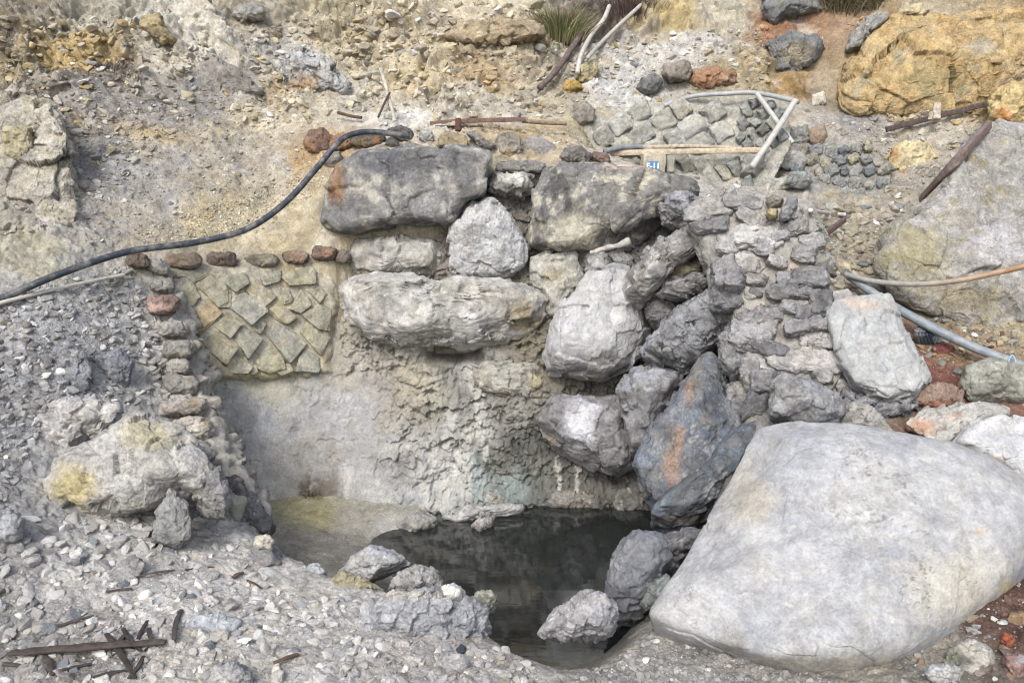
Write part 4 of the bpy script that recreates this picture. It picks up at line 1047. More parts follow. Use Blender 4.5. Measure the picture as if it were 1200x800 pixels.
# --- the row of stones on top of the pool wall
for lab, poly, c_, lay, kw in (
    ('rust brown egg of stone at the left end of the row on the wall', [(356, 168), (362, 153), (378, 150), (390, 160), (388, 176), (374, 182), (360, 178)], (134, 106, 90), [('n', (100, 82, 72), 8, .1, .2, .7), ('s', (178, 120, 72), 362, 172, 8, 10, .6)], {}),
    ('orange stained stone directly under the bend of the black hose', [(386, 172), (388, 160), (402, 155), (414, 162), (412, 174), (396, 178)], (154, 118, 90), [('n', (110, 84, 66), 8, .1, .2, .6)], {}),
    ('long dark stone banded orange right of the hose end', [(410, 170), (414, 156), (436, 154), (452, 160), (451, 172), (430, 176)], (104, 94, 82), [('s', (178, 110, 56), 442, 166, 5, 10, .85), ('s', (160, 130, 80), 424, 168, 8, 6, .5)], {}),
    ('dark tilted flat stone on the wall row', [(453, 152), (470, 147), (484, 154), (486, 170), (476, 172), (462, 162)], (104, 101, 100), [], {'n': 4}),
    ('small grey cone stone beside the dark tilted one', [(450, 170), (456, 161), (466, 164), (468, 172), (458, 174)], (134, 130, 126), [], {}),
    ('pale pitted small stone in the wall row', [(490, 162), (494, 152), (506, 154), (508, 165), (498, 169)], (178, 176, 170), [], {}),
    ('yellowish squared stone in the middle of the wall row', [(512, 172), (516, 158), (532, 155), (546, 160), (548, 172), (530, 175)], (166, 152, 122), [('n', (128, 116, 92), 9, .1, .2, .6)], {'n': 4}),
    ('grey-edged dark splinter slab leaning in the wall row', [(546, 156), (556, 154), (572, 166), (582, 172), (570, 178), (560, 170)], (136, 132, 126), [], {}),
    ('ochre and black round stone in the wall row', [(578, 176), (582, 160), (596, 154), (610, 162), (612, 180), (598, 188), (584, 186)], (146, 140, 126), [('s', (178, 152, 102), 596, 180, 14, 8, .7), ('n', (98, 94, 86), 9, .1, .2, .6)], {}),
    ('smooth mauve grey pear-shaped stone in the wall row', [(610, 180), (614, 164), (628, 159), (644, 166), (660, 178), (646, 186), (622, 188)], (154, 150, 149), [], {'amp': .6}),
    ('dark purple-grey stone at the right of the pear-shaped stone', [(656, 184), (662, 173), (680, 171), (694, 182), (690, 192), (668, 193)], (122, 117, 113), [], {}),
    ('small reddish-brown stone near the mottled block', [(690, 188), (696, 178), (712, 180), (716, 190), (704, 194)], (128, 108, 98), [], {}),
    ('flat rough grey capping slab under the ochre and black stone', [(580, 200), (584, 190), (620, 189), (640, 192), (638, 202), (600, 204)], (140, 137, 132), [], {'amp': 1.2}),
    ('grey stone tucked below the rust brown egg', [(378, 192), (382, 178), (398, 178), (404, 190), (392, 200)], (140, 134, 126), [], {}),
):
    kk = dict(tf=.09, tb=.12, n=2.6, fac=5, amp=.9, push=-.04)
    kk.update(kw)
    rock('wall_top_stone', lab, poly, c_, lay, cat='stone', group='stones in a row on the pool wall', **kk)

# ------------------------------------------------------------------ masonry walls
def point_in(poly, x, y):
    r = False
    n = len(poly)
    for i in range(n):
        (x0, y0), (x1, y1) = poly[i], poly[(i + 1) % n]
        if (y0 > y) != (y1 > y) and x < x0 + (y - y0) / (y1 - y0) * (x1 - x0):
            r = not r
    return r


def sheet(name, parent, poly, nx, ny, Dfun, base, thick, layers=(), seed=1, mat=None, amp=.02, fade=0.0):
    """a bed of mortar: outline poly, faces the viewer, thick metres deep"""
    xs = [p[0] for p in poly]; ys = [p[1] for p in poly]
    X, Y = np.meshgrid(np.linspace(min(xs), max(xs), nx), np.linspace(min(ys), max(ys), ny))
    keep = np.array([point_in(poly, a, b_) for a, b_ in zip(X.ravel(), Y.ravel())]).reshape(X.shape)
    D = Dfun(X.ravel(), Y.ravel())
    rr = FW[None] + RT[None] * ((X.ravel() - 600) / F)[:, None] + UP[None] * ((400 - Y.ravel()) / F)[:, None]
    V = CAM + rr * (D / rr[:, 1])[:, None]
    V[:, 1] -= amp * (fbm(V * 7 + seed, 4, .6) + .5 * fbm(V * 26, 3))
    if fade:
        sd_ = -poly_sdf(np.stack([X.ravel(), Y.ravel()], 1) + 7 * fbm(V * 6 + 3, 3)[:, None], np.array(poly, float))
        V[:, 1] += fade * sstep(22, 0, sd_)
    ny_, nx_ = X.shape
    idx = np.arange(nx_ * ny_).reshape(ny_, nx_)
    q = np.stack([idx[:-1, :-1], idx[1:, :-1], idx[1:, 1:], idx[:-1, 1:]], -1)
    kq = keep[:-1, :-1] & keep[1:, :-1] & keep[1:, 1:] & keep[:-1, 1:]
    Fr = q[kq]
    # back and rim
    Vb = V + np.array([0, thick, 0])
    n = len(V)
    edges = {}
    for f in Fr:
        for a, b_ in zip(f, np.roll(f, -1)):
            if (b_, a) in edges:
                del edges[(b_, a)]
            else:
                edges[(a, b_)] = 1
    rim = np.array([[b_, a, a + n, b_ + n] for a, b_ in edges]) if edges else np.zeros((0, 4), int)
    Fa = np.vstack([Fr, Fr[:, ::-1] + n, rim])
    VV = np.vstack([V, Vb])
    N = np.tile([[0., -1., .2]], (len(VV), 1))
    col = paint(VV, N, base, layers, seed)
    loc = np.array(parent.location[:])
    me = mesh_from(name, VV - loc, Fa, col, mat or M_ROCK)
    o = bpy.data.objects.new(name, me); C.objects.link(o); o.parent = parent
    add_surf(VV, Fa, parent.name + name)
    return o


def merged(name, parent, geos, mat=None):
    loc = np.array(parent.location[:])
    Vs, Fs, Cs, k = [], [], [], 0
    for V, Fc, col in geos:
        Vs.append(V - loc); Fs.append(Fc + k); Cs.append(col); k += len(V)
    o = bpy.data.objects.new(name, mesh_from(name, np.vstack(Vs), np.vstack(Fs), np.vstack(Cs), mat or M_ROCK))
    C.objects.link(o); o.parent = parent
    return o


def setts(region, ang, su, sv, Dfun, palette, rs, shrink=.86, jit=.12, tf=.05, lvl=5, nn=6, skipp=0.04, amp=.55):
    """squared stones laid on the diagonal"""
    a = math.radians(ang)
    ux, uy, vx, vy = math.cos(a), math.sin(a), -math.sin(a), math.cos(a)
    xs = [p[0] for p in region]; ys = [p[1] for p in region]
    cx, cy = sum(xs) / len(xs), sum(ys) / len(ys)
    R = max(max(xs) - min(xs), max(ys) - min(ys))
    geos = []
    k = int(R / min(su, sv)) + 1
    for j in range(-k, k + 1):
        off = rs.uniform(-.5, .5) * su
        i = -k
        x = -k * su
        while x < k * su:
            w = su * rs.uniform(.7, 1.35)
            mx, my = x + w / 2 + off, (j + rs.uniform(-.06, .06)) * sv
            px, py = cx + ux * mx + vx * my, cy + uy * mx + vy * my
            x += w
            if not point_in(region, px, py) or rs.rand() < skipp:
                continue
            poly = []
            for (p_, q_) in ((-.5, -.5), (0, -.52), (.5, -.5), (.52, 0), (.5, .5), (0, .52), (-.5, .5), (-.52, 0)):
                pp = p_ * w * shrink + rs.uniform(-jit, jit) * su * .5
                qq = q_ * sv * shrink + rs.uniform(-jit, jit) * sv * .5
                poly.append((px + ux * pp + vx * qq, py + uy * pp + vy * qq))
            D = float(Dfun(np.array([px]), np.array([py]))[0])
            V, Fc, N, loc, sd = rock_geo(poly, D=D, tf=tf * rs.uniform(.6, 1.3), tb=.05, n=nn, lvl=lvl, fac=4, amp=amp, lean=.0)
            b_ = palette[rs.randint(len(palette))]
            geos.append((V, Fc, paint(V, N, b_, [('n', tuple(int(c * .8) for c in b_), 9, .1, .2, .6), ('n', tuple(min(255, int(c * 1.15)) for c in b_), 8, .18, .2, .5)], sd)))
    return geos


def wallD(off):
    def f(px, py):
        out = np.full(len(px), 6.4)
        for _ in range(5):
            rr = FW[None] + RT[None] * ((px - 600) / F)[:, None] + UP[None] * ((400 - py) / F)[:, None]
            p_ = CAM + rr * (out / rr[:, 1])[:, None]
            out = T_WALL(p_[:, [0, 2]])
        return out - off
    return f


# left of the boulders: diagonal squared masonry with a rust brown cap row
t = thing('masonry_wall', 'olive stone panel of diagonally laid squared blocks in cream mortar under the black hose', 'wall', P(310, 440, 6.2))
REG = [(176, 298), (230, 296), (395, 294), (412, 330), (404, 390), (398, 450), (340, 458), (225, 462), (206, 380)]
sheet('mortar', t, REG, 150, 110, wallD(.07), (186, 178, 158), .22, [('n', (202, 190, 154), 6, .05, .2, .6), ('s', (200, 190, 138), 300, 440, 120, 12, .7), ('n', (168, 164, 148), 7, .1, .2, .7), ('s', (168, 166, 160), 400, 400, 14, 60, .7)], 3, amp=.025, fade=.2)
ZS = [((215, 190), (330, 180), (375, 270), (330, 330), (285, 305)), ((360, 215), (430, 170), (520, 240), (520, 315), (465, 320)), ((500, 170), (590, 160), (605, 210), (545, 250), (500, 215)), ((590, 240), (640, 185), (735, 270), (670, 325)),
      ((515, 295), (585, 250), (695, 335), (620, 400), (515, 320)), ((320, 390), (420, 285), (480, 350), (375, 450)), ((445, 410), (500, 345), (575, 400), (520, 465)), ((535, 465), (580, 400), (670, 470), (605, 560)),
      ((385, 495), (440, 430), (555, 510), (500, 590)), ((690, 450), (730, 385), (875, 490), (800, 580)), ((850, 440), (880, 385), (985, 460), (945, 545)), ((640, 560), (670, 530), (765, 560), (775, 610), (700, 630), (645, 610)),
      ((480, 630), (560, 550), (625, 600), (600, 632)), ((385, 560), (480, 605), (440, 645), (390, 645)), ((840, 560), (870, 520), (935, 560), (935, 625), (825, 620)), ((760, 180), (800, 140), (910, 140), (920, 210), (800, 220)),
      ((800, 330), (850, 230), (900, 310), (850, 350)), ((850, 355), (950, 310), (990, 330), (985, 430), (930, 420)), ((700, 330), (750, 300), (830, 370), (790, 400), (740, 380)), ((655, 165), (760, 150), (750, 200), (680, 220)),
      ((890, 250), (940, 220), (970, 260), (940, 300)), ((750, 250), (790, 230), (810, 290), (775, 305)), ((605, 405), (640, 365), (690, 400), (660, 445)), ((240, 320), (290, 315), (320, 370), (300, 400), (260, 380)), ((340, 480), (380, 455), (400, 480), (370, 510)),
      ((690, 600), (720, 580), (800, 590), (815, 620), (760, 640)), ((610, 600), (640, 590), (650, 630), (615, 640)), ((230, 190), (290, 150), (400, 155), (420, 170), (350, 205), (300, 180))]
rs = np.random.RandomState(21)
geos = []
fD = wallD(.080)
ZP = [(170, 165, 140), (174, 169, 144), (162, 159, 140), (176, 167, 140), (164, 162, 148)]
for i, z in enumerate(ZS):
    poly = [(140 + a / 4, 280 + b_ / 4) for a, b_ in z]
    cx_, cy_ = sum(p[0] for p in poly) / len(poly), sum(p[1] for p in poly) / len(poly)
    poly = [(cx_ + (a - cx_) * 1.05, cy_ + (b_ - cy_) * 1.05) for a, b_ in poly]
    b_ = ZP[i % 5] if i != 5 else (186, 164, 128)
    V, Fc, N, _, sd = rock_geo(poly, D=float(fD(np.array([cx_]), np.array([cy_]))[0]), tf=.022 * rs.uniform(.5, 1.2), tb=.08, n=8, lvl=6, fac=2, amp=.5, lean=.45, skew=.41, chip=.6)
    geos.append((V, Fc, paint(V, N, b_, [('n', (184, 178, 152), 7, .1, .2, .5), ('n', (150, 128, 84), 7, .2, .15, .6), ('n', (140, 138, 126), 9, .1, .2, .6)], sd)))
merged('stonework', t, geos)
for poly, c_, lay in (
        (box(188, 296, 236, 316), (142, 126, 110), [('s', (140, 116, 100), 205, 302, 16, 8, .6)]), (box(240, 295, 280, 316), (120, 104, 94), [('n', (150, 132, 110), 8, .15, .2, .6)]),
        (box(286, 298, 326, 314), (140, 132, 116), []), (box(330, 294, 362, 310), (130, 112, 98), [('s', (150, 116, 90), 346, 300, 10, 8, .7)]),
        (box(364, 288, 394, 306), (128, 108, 96), [('s', (150, 114, 90), 380, 298, 12, 9, .7)]), (box(392, 292, 412, 310), (134, 122, 112), [])):
    rock('coping_stone', None, poly, c_, lay, parent=t, D=depth(sum(p[0] for p in poly) / 10, sum(p[1] for p in poly) / 10) - .02, tf=.09, tb=.1, n=3, fac=4, amp=.8)

# the ridge of mortared cobbles that closes the pool on its left
t = thing('rubble_ridge', 'sloping ridge of mortared cobbles with one pink stone, left rim of the pool', 'wall', P(250, 560, 4.9))
RID = [(158, 306, 6.1, .20), (180, 330, 5.98, .19), (197, 365, 5.82, .18), (206, 400, 5.68, .18), (213, 430, 5.55, .18), (220, 460, 5.38, .18), (226, 490, 5.2, .2), (238, 525, 5.0, .22), (252, 560, 4.8, .22), (276, 605, 4.5, .2)]


def tube_geo(ctr, rad, nseg, nring, disp=0.0, seed=0, sx=1.0, cap=True, power=2.0, flat=1.0):
    ctr = np.asarray(ctr, float)
    n = len(ctr)
    tt = np.linspace(0, n - 1, nseg)
    i = np.clip(np.floor(tt).astype(int), 0, n - 2)
    f = (tt - i)[:, None]
    p0, p1, p2, p3 = ctr[np.clip(i - 1, 0, n - 1)], ctr[i], ctr[i + 1], ctr[np.clip(i + 2, 0, n - 1)]
    c = .5 * (2 * p1 + (p2 - p0) * f + (2 * p0 - 5 * p1 + 4 * p2 - p3) * f ** 2 + (3 * p1 - p0 - 3 * p2 + p3) * f ** 3)
    rad = np.interp(tt, np.arange(n), np.broadcast_to(rad, n))
    T = np.gradient(c, axis=0); T /= np.linalg.norm(T, axis=1)[:, None] + 1e-9
    ref = np.array([0, 0, 1.0])
    A = np.cross(T, ref)
    bad = np.linalg.norm(A, axis=1) < .15
    A[bad] = np.cross(T[bad], np.array([0, 1.0, 0]))
    A /= np.linalg.norm(A, axis=1)[:, None]
    B = np.cross(A, T)
    an = np.linspace(0, 2 * math.pi, nring, endpoint=False)
    ca, sa = np.cos(an), np.sin(an)
    if power != 2.0:
        ca, sa = np.sign(ca) * np.abs(ca) ** (2 / power), np.sign(sa) * np.abs(sa) ** (2 / power)
    V = c[:, None] + rad[:, None, None] * (A[:, None] * ca[None, :, None] * sx + B[:, None] * sa[None, :, None] * flat)
    V = V.reshape(-1, 3)
    idx = np.arange(nseg * nring).reshape(nseg, nring)
    nx = np.roll(idx, -1, axis=1)
    Fc = np.stack([idx[:-1], nx[:-1], nx[1:], idx[1:]], -1).reshape(-1, 4)
    # end caps as small fans of quads (to the centre)
    if cap:
        k = len(V)
        V = np.vstack([V, c[:1], c[-1:]])
        e0 = np.array([[idx[0, (j + 2) % nring], idx[0, (j + 1) % nring], idx[0, j], k] for j in range(0, nring, 2)])
        e1 = np.array([[idx[-1, j], idx[-1, (j + 1) % nring], idx[-1, (j + 2) % nring], k + 1] for j in range(0, nring, 2)])
        Fc = np.vstack([Fc, e0, e1])
    if disp:
        N = vnorm(V, Fc)
        V = V + N * (disp * fbm(V * 9 + seed, 4, .6))[:, None]
    return V, Fc


V, Fc = tube_geo([P(a, b_, d) - np.array([0, 0, .08]) for a, b_, d, r in RID], [r for *_, r in RID], 150, 60, .10, 3)
N = vnorm(V, Fc)
_, g1_, p1_, h1_ = cells(V * 7.0)
V = V + N * (.06 * p1_ + .04 * (h1_ - .5) + .04 * fbm(V * 14, 4))[:, None]
N = vnorm(V, Fc)
col = paint(V, N, (170, 165, 155), [('n', (148, 144, 138), 6, .05, .2, .7), ('n', (194, 188, 176), 6, .1, .2, .6), ('n', (130, 126, 122), 9, .16, .15, .6)], 4)
loc = np.array(t.location[:])
o = bpy.data.objects.new('mortar', mesh_from('mortar', V - loc, Fc, col, M_PLASTER)); C.objects.link(o); o.parent = t
add_surf(V, Fc, 'ridge')
for poly, c_, lay, lab in (
        (box(146, 296, 176, 314, 10), (118, 104, 92), [], None), (box(170, 304, 200, 322, 20), (164, 160, 150), [], None), (box(176, 326, 206, 344), (150, 146, 140), [], None),
        (box(171, 345, 211, 367), (148, 124, 116), [('s', (206, 172, 160), 186, 361, 24, 8, .8), ('s', (104, 82, 78), 200, 350, 12, 10, .6)], 'pink and maroon cobble'),
        (box(184, 376, 218, 396), (156, 152, 146), [], None), (box(190, 398, 226, 422), (150, 147, 138), [('n', (120, 118, 112), 8, .1, .2, .6)], None), (box(196, 420, 222, 440), (160, 155, 146), [], None),
        (box(190, 438, 232, 464, 10), (152, 148, 140), [('n', (170, 164, 150), 7, .1, .2, .6)], None), (box(184, 466, 240, 488, -8), (172, 164, 156), [('s', (142, 126, 94), 226, 472, 12, 8, .7)], None),
        (box(196, 488, 250, 516, -4), (186, 178, 164), [('s', (168, 146, 104), 240, 496, 12, 10, .6), ('s', (220, 214, 200), 234, 500, 12, 8, .7)], None), (box(206, 522, 252, 548, 10), (150, 146, 144), [], None),
        (box(220, 546, 262, 572, 20), (136, 134, 134), [], None)):
    rock('cobble', lab, poly, c_, lay, parent=t, tf=.09, tb=.12, n=2.6, fac=5, amp=.9, push=-.05, keys=('ridge', 'ground'))

# mortared strata wall to the right of the pool
t = thing('strata_wall', 'grey wall of flat dark stones bedded in pale mortar between tall slab and blue-grey slab', 'wall', P(930, 500, 5.1))
tl = np.array(t.location[:])
V, Fc, N, _, sd = rock_geo([(826, 312), (806, 276), (812, 246), (850, 232), (905, 230), (952, 246), (970, 288), (978, 340), (992, 400), (1006, 455), (996, 500), (950, 505), (900, 498), (872, 460), (846, 400)], D=5.75, tf=.32, tb=.5, lean=.42, n=4, fac=4, amp=.9, lvl=8)
col = paint(V, N, (164, 160, 153), [('n', (142, 139, 135), 6, .05, .2, .6), ('n', (188, 182, 170), 5, .1, .2, .6), ('s', (196, 176, 156), 925, 315, 24, 14, .5)], 8)
o = bpy.data.objects.new('mortar', mesh_from('mortar', V - tl, Fc, col, M_PLASTER)); C.objects.link(o); o.parent = t
add_surf(V, Fc, 'strata')
ST = [(857, 266, 912, 292, 8, 1), (852, 294, 896, 322, 0, 1), (928, 316, 970, 337, 2, 0), (902, 331, 957, 354, -8, 2), (951, 335, 970, 367, 0, 0), (912, 352, 935, 369, 8, 2), (868, 358, 918, 377, 2, 2),
      (932, 358, 967, 373, 4, 0), (832, 338, 876, 368, 0, 0), (915, 371, 970, 390, -6, 2), (858, 372, 914, 404, -4, 2), (938, 381, 983, 407, 8, 1), (848, 390, 870, 444, -4, 2), (872, 401, 926, 412, 2, 0), (888, 411, 992, 438, -3, 1),
      (852, 378, 906, 402, 4, 2), (880, 432, 912, 459, 10, 0), (874, 456, 904, 492, 0, 0), (951, 433, 977, 454, 0, 1), (872, 414, 890, 444, -8, 2), (976, 444, 1004, 468, 6, 1), (905, 244, 940, 258, 3, 1), (868, 246, 900, 262, 6, 1),
      (900, 272, 922, 282, 4, 2), (885, 284, 908, 298, 0, 2), (898, 300, 920, 312, 4, 1), (930, 290, 956, 308, 8, 1), (850, 322, 872, 340, 0, 2), (876, 322, 900, 334, 4, 1), (906, 316, 926, 330, 4, 2), (806, 238, 850, 256, 6, 1), (850, 230, 892, 246, 4, 1), (812, 258, 852, 272, 10, 2), (836, 272, 858, 296, 0, 1), (914, 262, 948, 274, 6, 1), (940, 274, 966, 290, 6, 2), (972, 340, 990, 372, 8, 1), (984, 376, 1002, 404, 6, 2), (990, 408, 1008, 440, 6, 1), (834, 300, 862, 334, 0, 0), (838, 436, 862, 462, 4, 0), (846, 456, 872, 482, -6, 2), (822, 366, 852, 402, -30, 0)]
PALS = [(126, 126, 128), (166, 163, 160), (147, 146, 147)]
for (x0, y0, x1, y1, ro, k) in ST:
    sr = np.random.RandomState(int(x0 * 31 + y0))
    sv = sr.uniform(.9, 1.14)
    b_ = tuple(int(v * sv) for v in PALS[k])
    ro += sr.uniform(-17, 15)
    x0 += sr.uniform(-5, 4); x1 += sr.uniform(-4, 6); y0 += sr.uniform(-3, 3); y1 += sr.uniform(-3, 4)
    edge_ = x0 < 852 and y0 > 296
    rock('stone', None, box(x0 - 3, y0 - 1.5, x1 + 3, y1 + 1.5, ro, .55, sr.uniform(0, .6)), b_, [('n', tuple(int(c * .78) for c in b_), 8, .1, .2, .6), ('n', (176, 174, 172), 8, .16, .2, .6)], parent=t, keys=('strata', 'ground') if not edge_ else ('strata',), tf=.045 + .08 * edge_ + sr.uniform(0, .03), tb=.1 + .1 * edge_, n=sr.uniform(4, 8), fac=int(sr.uniform(6, 13)), amp=sr.uniform(.5, 1.0), push=-.01 - .05 * edge_, strata=((.15, 1), sr.uniform(10, 22), .008), lean=.35 + sr.uniform(-.15, .3))

sr = np.random.RandomState(52)
for _ in range(38):
    x0, y0 = sr.uniform(835, 990), sr.uniform(240, 490)
    h_, k_ = cast(x0, y0)
    if k_ != 'strata':
        continue
    w_, q_ = sr.uniform(4, 12), sr.uniform(2.5, 6)
    v_ = sr.uniform(108, 172)
    rock('stone', None, box(x0 - w_, y0 - q_, x0 + w_, y0 + q_, sr.uniform(-35, 30), .5), (v_, v_ - 2, v_ - 4), [], parent=t, keys=('strata',), tf=.04, tb=.06, n=4, fac=9, amp=.9, lean=.4)

# upper spring: diagonal masonry behind the mist
def upD(px, py):
    return 7.80 + (190 - py) * .0062 - np.maximum(0, px - 850) * .004 - np.maximum(0, 740 - px) * .003


t = thing('masonry_wall', 'pale weathered wall of tilted square blocks curving behind the misty upper spring', 'wall', P(800, 250, 8.2))
UREG = [(672, 150), (690, 140), (740, 128), (800, 116), (860, 112), (900, 112), (925, 122), (928, 170), (905, 215), (890, 255), (700, 250), (690, 185)]
sheet('mortar', t, UREG, 170, 100, upD, (176, 172, 160), .3, [('n', (190, 186, 174), 6, .05, .2, .6), ('n', (150, 150, 144), 7, .12, .2, .6)], 6, amp=.04)
rs = np.random.RandomState(31)
g1 = setts([(676, 150), (740, 130), (800, 120), (858, 116), (862, 180), (690, 182)], -32, 27, 23, lambda a, b_: upD(a, b_) - .055, [(186, 184, 174), (170, 168, 158), (182, 178, 164), (164, 164, 156)], rs, tf=.06, jit=.2, shrink=.92, skipp=.02)
g2 = setts([(862, 118), (920, 124), (922, 172), (862, 182)], 50, 17, 13, lambda a, b_: upD(a, b_) - .02, [(146, 150, 146), (130, 136, 134), (158, 160, 152), (140, 142, 140)], rs, tf=.07, jit=.3, shrink=.88, nn=3.5)
g3 = setts([(700, 192), (885, 192), (888, 232), (710, 240)], 60, 22, 17, lambda a, b_: upD(a, b_) - .02, [(172, 170, 156), (160, 160, 150), (178, 174, 158), (150, 152, 146)], rs, tf=.05, jit=.3, shrink=.88, nn=3.5)
merged('stonework', t, g1 + g2 + g3)

# cobble wall to the right of the upper spring
def cobD(px, py):
    return 7.75 + (220 - py) * .006 - (px - 930) * .002


t = thing('cobble_wall', 'low wall of grey-blue egg sized cobbles in rows right of the upper spring', 'wall', P(980, 255, 7.5))
CREG = [(925, 190), (945, 172), (1000, 168), (1030, 180), (1045, 205), (1040, 235), (1010, 246), (950, 252), (935, 235)]
sheet('mortar', t, CREG, 110, 80, cobD, (150, 148, 140), .3, [('n', (130, 130, 126), 7, .1, .2, .6)], 9, amp=.03)
rs = np.random.RandomState(41)
geos = []
for j, yy in enumerate(range(176, 252, 13)):
    x = 926 + (j % 2) * 7
    while x < 1046:
        w = rs.uniform(9, 21)
        if point_in(CREG, x + w / 2, yy):
            dy_ = rs.uniform(-4, 4)
            b_ = [(140, 144, 144), (152, 153, 148), (122, 127, 131), (160, 156, 142), (148, 149, 143), (166, 160, 138)][rs.randint(6)]
            V, Fc, N, _, sd = rock_geo(box(x, yy - rs.uniform(5.5, 9) + dy_, x + w - .5, yy + rs.uniform(5.5, 9) + dy_, rs.uniform(-50, 30)), D=float(cobD(x, yy)) - .02, tf=.07, tb=.06, n=2.6, fac=5, lvl=5, amp=.9)
            geos.append((V, Fc, paint(V, N, b_, [], sd)))
        x += w
merged('stonework', t, geos)

# a slab-stone cheek wall under the white cross of pipes
for lab, poly, c_ in (
        ('broad pale slab right below the white cross of pipes', [(900, 186), (908, 176), (936, 178), (948, 188), (938, 200), (906, 198)], (166, 166, 160)),
        ('grey slab at the right foot of the crossed white pipes', [(866, 205), (872, 184), (892, 178), (898, 194), (886, 212)], (156, 156, 150)),
        ('thin grey slab lying between the wall top and the cobble wall', [(878, 228), (884, 216), (916, 208), (938, 206), (932, 218), (900, 230)], (172, 170, 160)),
        ('blue-grey stone below the broad pale slab', [(920, 216), (926, 202), (948, 200), (952, 214), (938, 222)], (150, 154, 152)),
        ('tall grey leaning stone beside the short broken pipe', [(914, 250), (924, 232), (934, 230), (934, 242), (924, 258), (914, 260)], (150, 150, 152)),
        ('brown-grey angular stone left of the tall leaning stone', [(897, 236), (906, 228), (918, 234), (914, 244), (902, 248)], (138, 130, 118)),
        ('yellow small stone under the brown-grey angular one', [(898, 252), (902, 244), (912, 246), (910, 256), (902, 258)], (188, 172, 128))):
    rock('slab_stone', lab, poly, c_, [('n', tuple(int(c * .85) for c in c_), 8, .1, .2, .6)], cat='stone', tf=.1, tb=.12, n=3.6, fac=6, amp=.9, push=-.04)

# ------------------------------------------------------------------ water
def build_water():
    n = 90
    X, Y = np.meshgrid(np.linspace(-1.9, 1.5, n), np.linspace(3.3, 6.3, n))
    q = np.stack([X.ravel(), Y.ravel()], 1)
    s = poly_sdf(q, BPOLY)
    V = np.hstack([q, np.zeros((len(q), 1))])
    idx = np.arange(n * n).reshape(n, n)
    qd = np.stack([idx[:-1, :-1], idx[:-1, 1:], idx[1:, 1:], idx[1:, :-1]], -1).reshape(-1, 4)
    qd = qd[(s[qd] < .12).all(1)]
    o = link('water', mesh_from('water', V, qd, None, M_WATER))
    tag(o, 'still dark hot spring water mirroring the wall', None, None, 'structure')


build_water()

# ------------------------------------------------------------------ pipes, timber, sign
def tube(name, label, cat, path, r, color, mat=M_PIPE, nseg=60, nring=16, group=None, parent=None, col2=None, disp=0, power=2.0, sx=1.0, flat=1.0, hollow=False, ground=None):
    """path: (px, py, distance or None = lying on what is there)"""
    pts = []
    for a in path:
        d = a[2] if len(a) > 2 else None
        if d is None:
            h, k = cast(a[0], a[1])
            rr_ = float(np.max(r)); p_ = h - np.array([0, rr_ + .05, -rr_ - .02])
        else:
            p_ = P(a[0], a[1], d)
        pts.append(p_)
    V, Fc = tube_geo(pts, r, nseg, nring, disp, len(name), sx, not hollow, power, flat)
    if hollow:
        Vi, Fi = tube_geo(pts, np.asarray(r) * .82, nseg, nring, 0, 0, sx, False, power, flat)
        k = len(V)
        ring0 = np.array([[j, (j + 1) % nring, (j + 1) % nring + k, j + k] for j in range(nring)])
        e = (nseg - 1) * nring
        ring1 = np.array([[e + (j + 1) % nring, e + j, e + j + k, e + (j + 1) % nring + k] for j in range(nring)])
        V = np.vstack([V, Vi]); Fc = np.vstack([Fc, Fi[:, ::-1] + k, ring0[:, ::-1], ring1[:, ::-1]])
    k1 = fbm(V * 6, 4, .6)
    c = lin(color, ALB) * (1 + .3 * k1)[:, None]
    if col2 is not None:
        # col2: list of (colour, px) along the run
        px, _ = proj(V)
        xs = [p[1] for p in col2]
        cc = np.array([lin(p[0], ALB) for p in col2])
        w = px + 25 * k1
        c = np.stack([np.interp(w, xs, cc[:, i]) for i in range(3)], 1) * (1 + .25 * k1)[:, None]
    loc = np.mean(pts, axis=0); loc[2] = V[:, 2].min()
    o = link(name, mesh_from(name, V - loc, Fc, c, mat), loc, parent)
    if parent is None:
        tag(o, label, cat, group)
    elif label:
        o['label'] = label
    return o


tube('hose', 'thick black rubber hose curving down the slope from the wall top to the left edge', 'hose',
     [(-80, 374, 4.7), (0, 350, 5.02), (70, 321, 5.25), (150, 295, 5.6), (230, 284, 5.95), (290, 268, 6.15), (335, 237, 6.38), (372, 196, 6.62), (400, 164, 6.78), (425, 155, 6.88), (452, 156, 6.95), (480, 160, 7.0)], .024, (58, 64, 74), nseg=140)
tube('plastic_pipe', 'thin cream plastic pipe lying on the scree below the black hose', 'pipe', [(-60, 372, 4.75), (0, 355, 4.98), (60, 340, 5.25), (110, 329, 5.5), (146, 322, 5.7)], .013, (206, 200, 184), nseg=50)
tube('plastic_pipe', 'long blue-grey plastic pipe running down to the right edge behind the pale slab', 'pipe', [(996, 324, 6.3), (1030, 348, 6.1), (1070, 372, 5.85), (1130, 402, 5.6), (1200, 430, 5.35), (1260, 455, 5.15)], .034, (134, 144, 152), nseg=70)
tube('plastic_pipe', 'sagging pipe fading from grey to rusty orange in front of the mineral mound', 'pipe', [(990, 321, 6.28), (1020, 329, 6.15), (1070, 333, 5.95), (1120, 329, 5.8), (1170, 319, 5.7), (1250, 300, 5.5)], .021, (150, 150, 148),
     col2=[((152, 153, 152), 990), ((158, 154, 146), 1070), ((166, 140, 112), 1130), ((166, 124, 88), 1200)], nseg=70)
tube('plastic_pipe', 'short white pipe lying in the cobbles below the cobble wall', 'pipe', [(945, 252, None), (965, 254, None), (987, 256, None)], .016, (206, 202, 196))
tube('plastic_pipe', 'broken open pipe stub pointing out near the cobble wall', 'pipe', [(944, 226, 7.5), (941, 240, 7.2)], .035, (196, 182, 176), hollow=True, nseg=12)
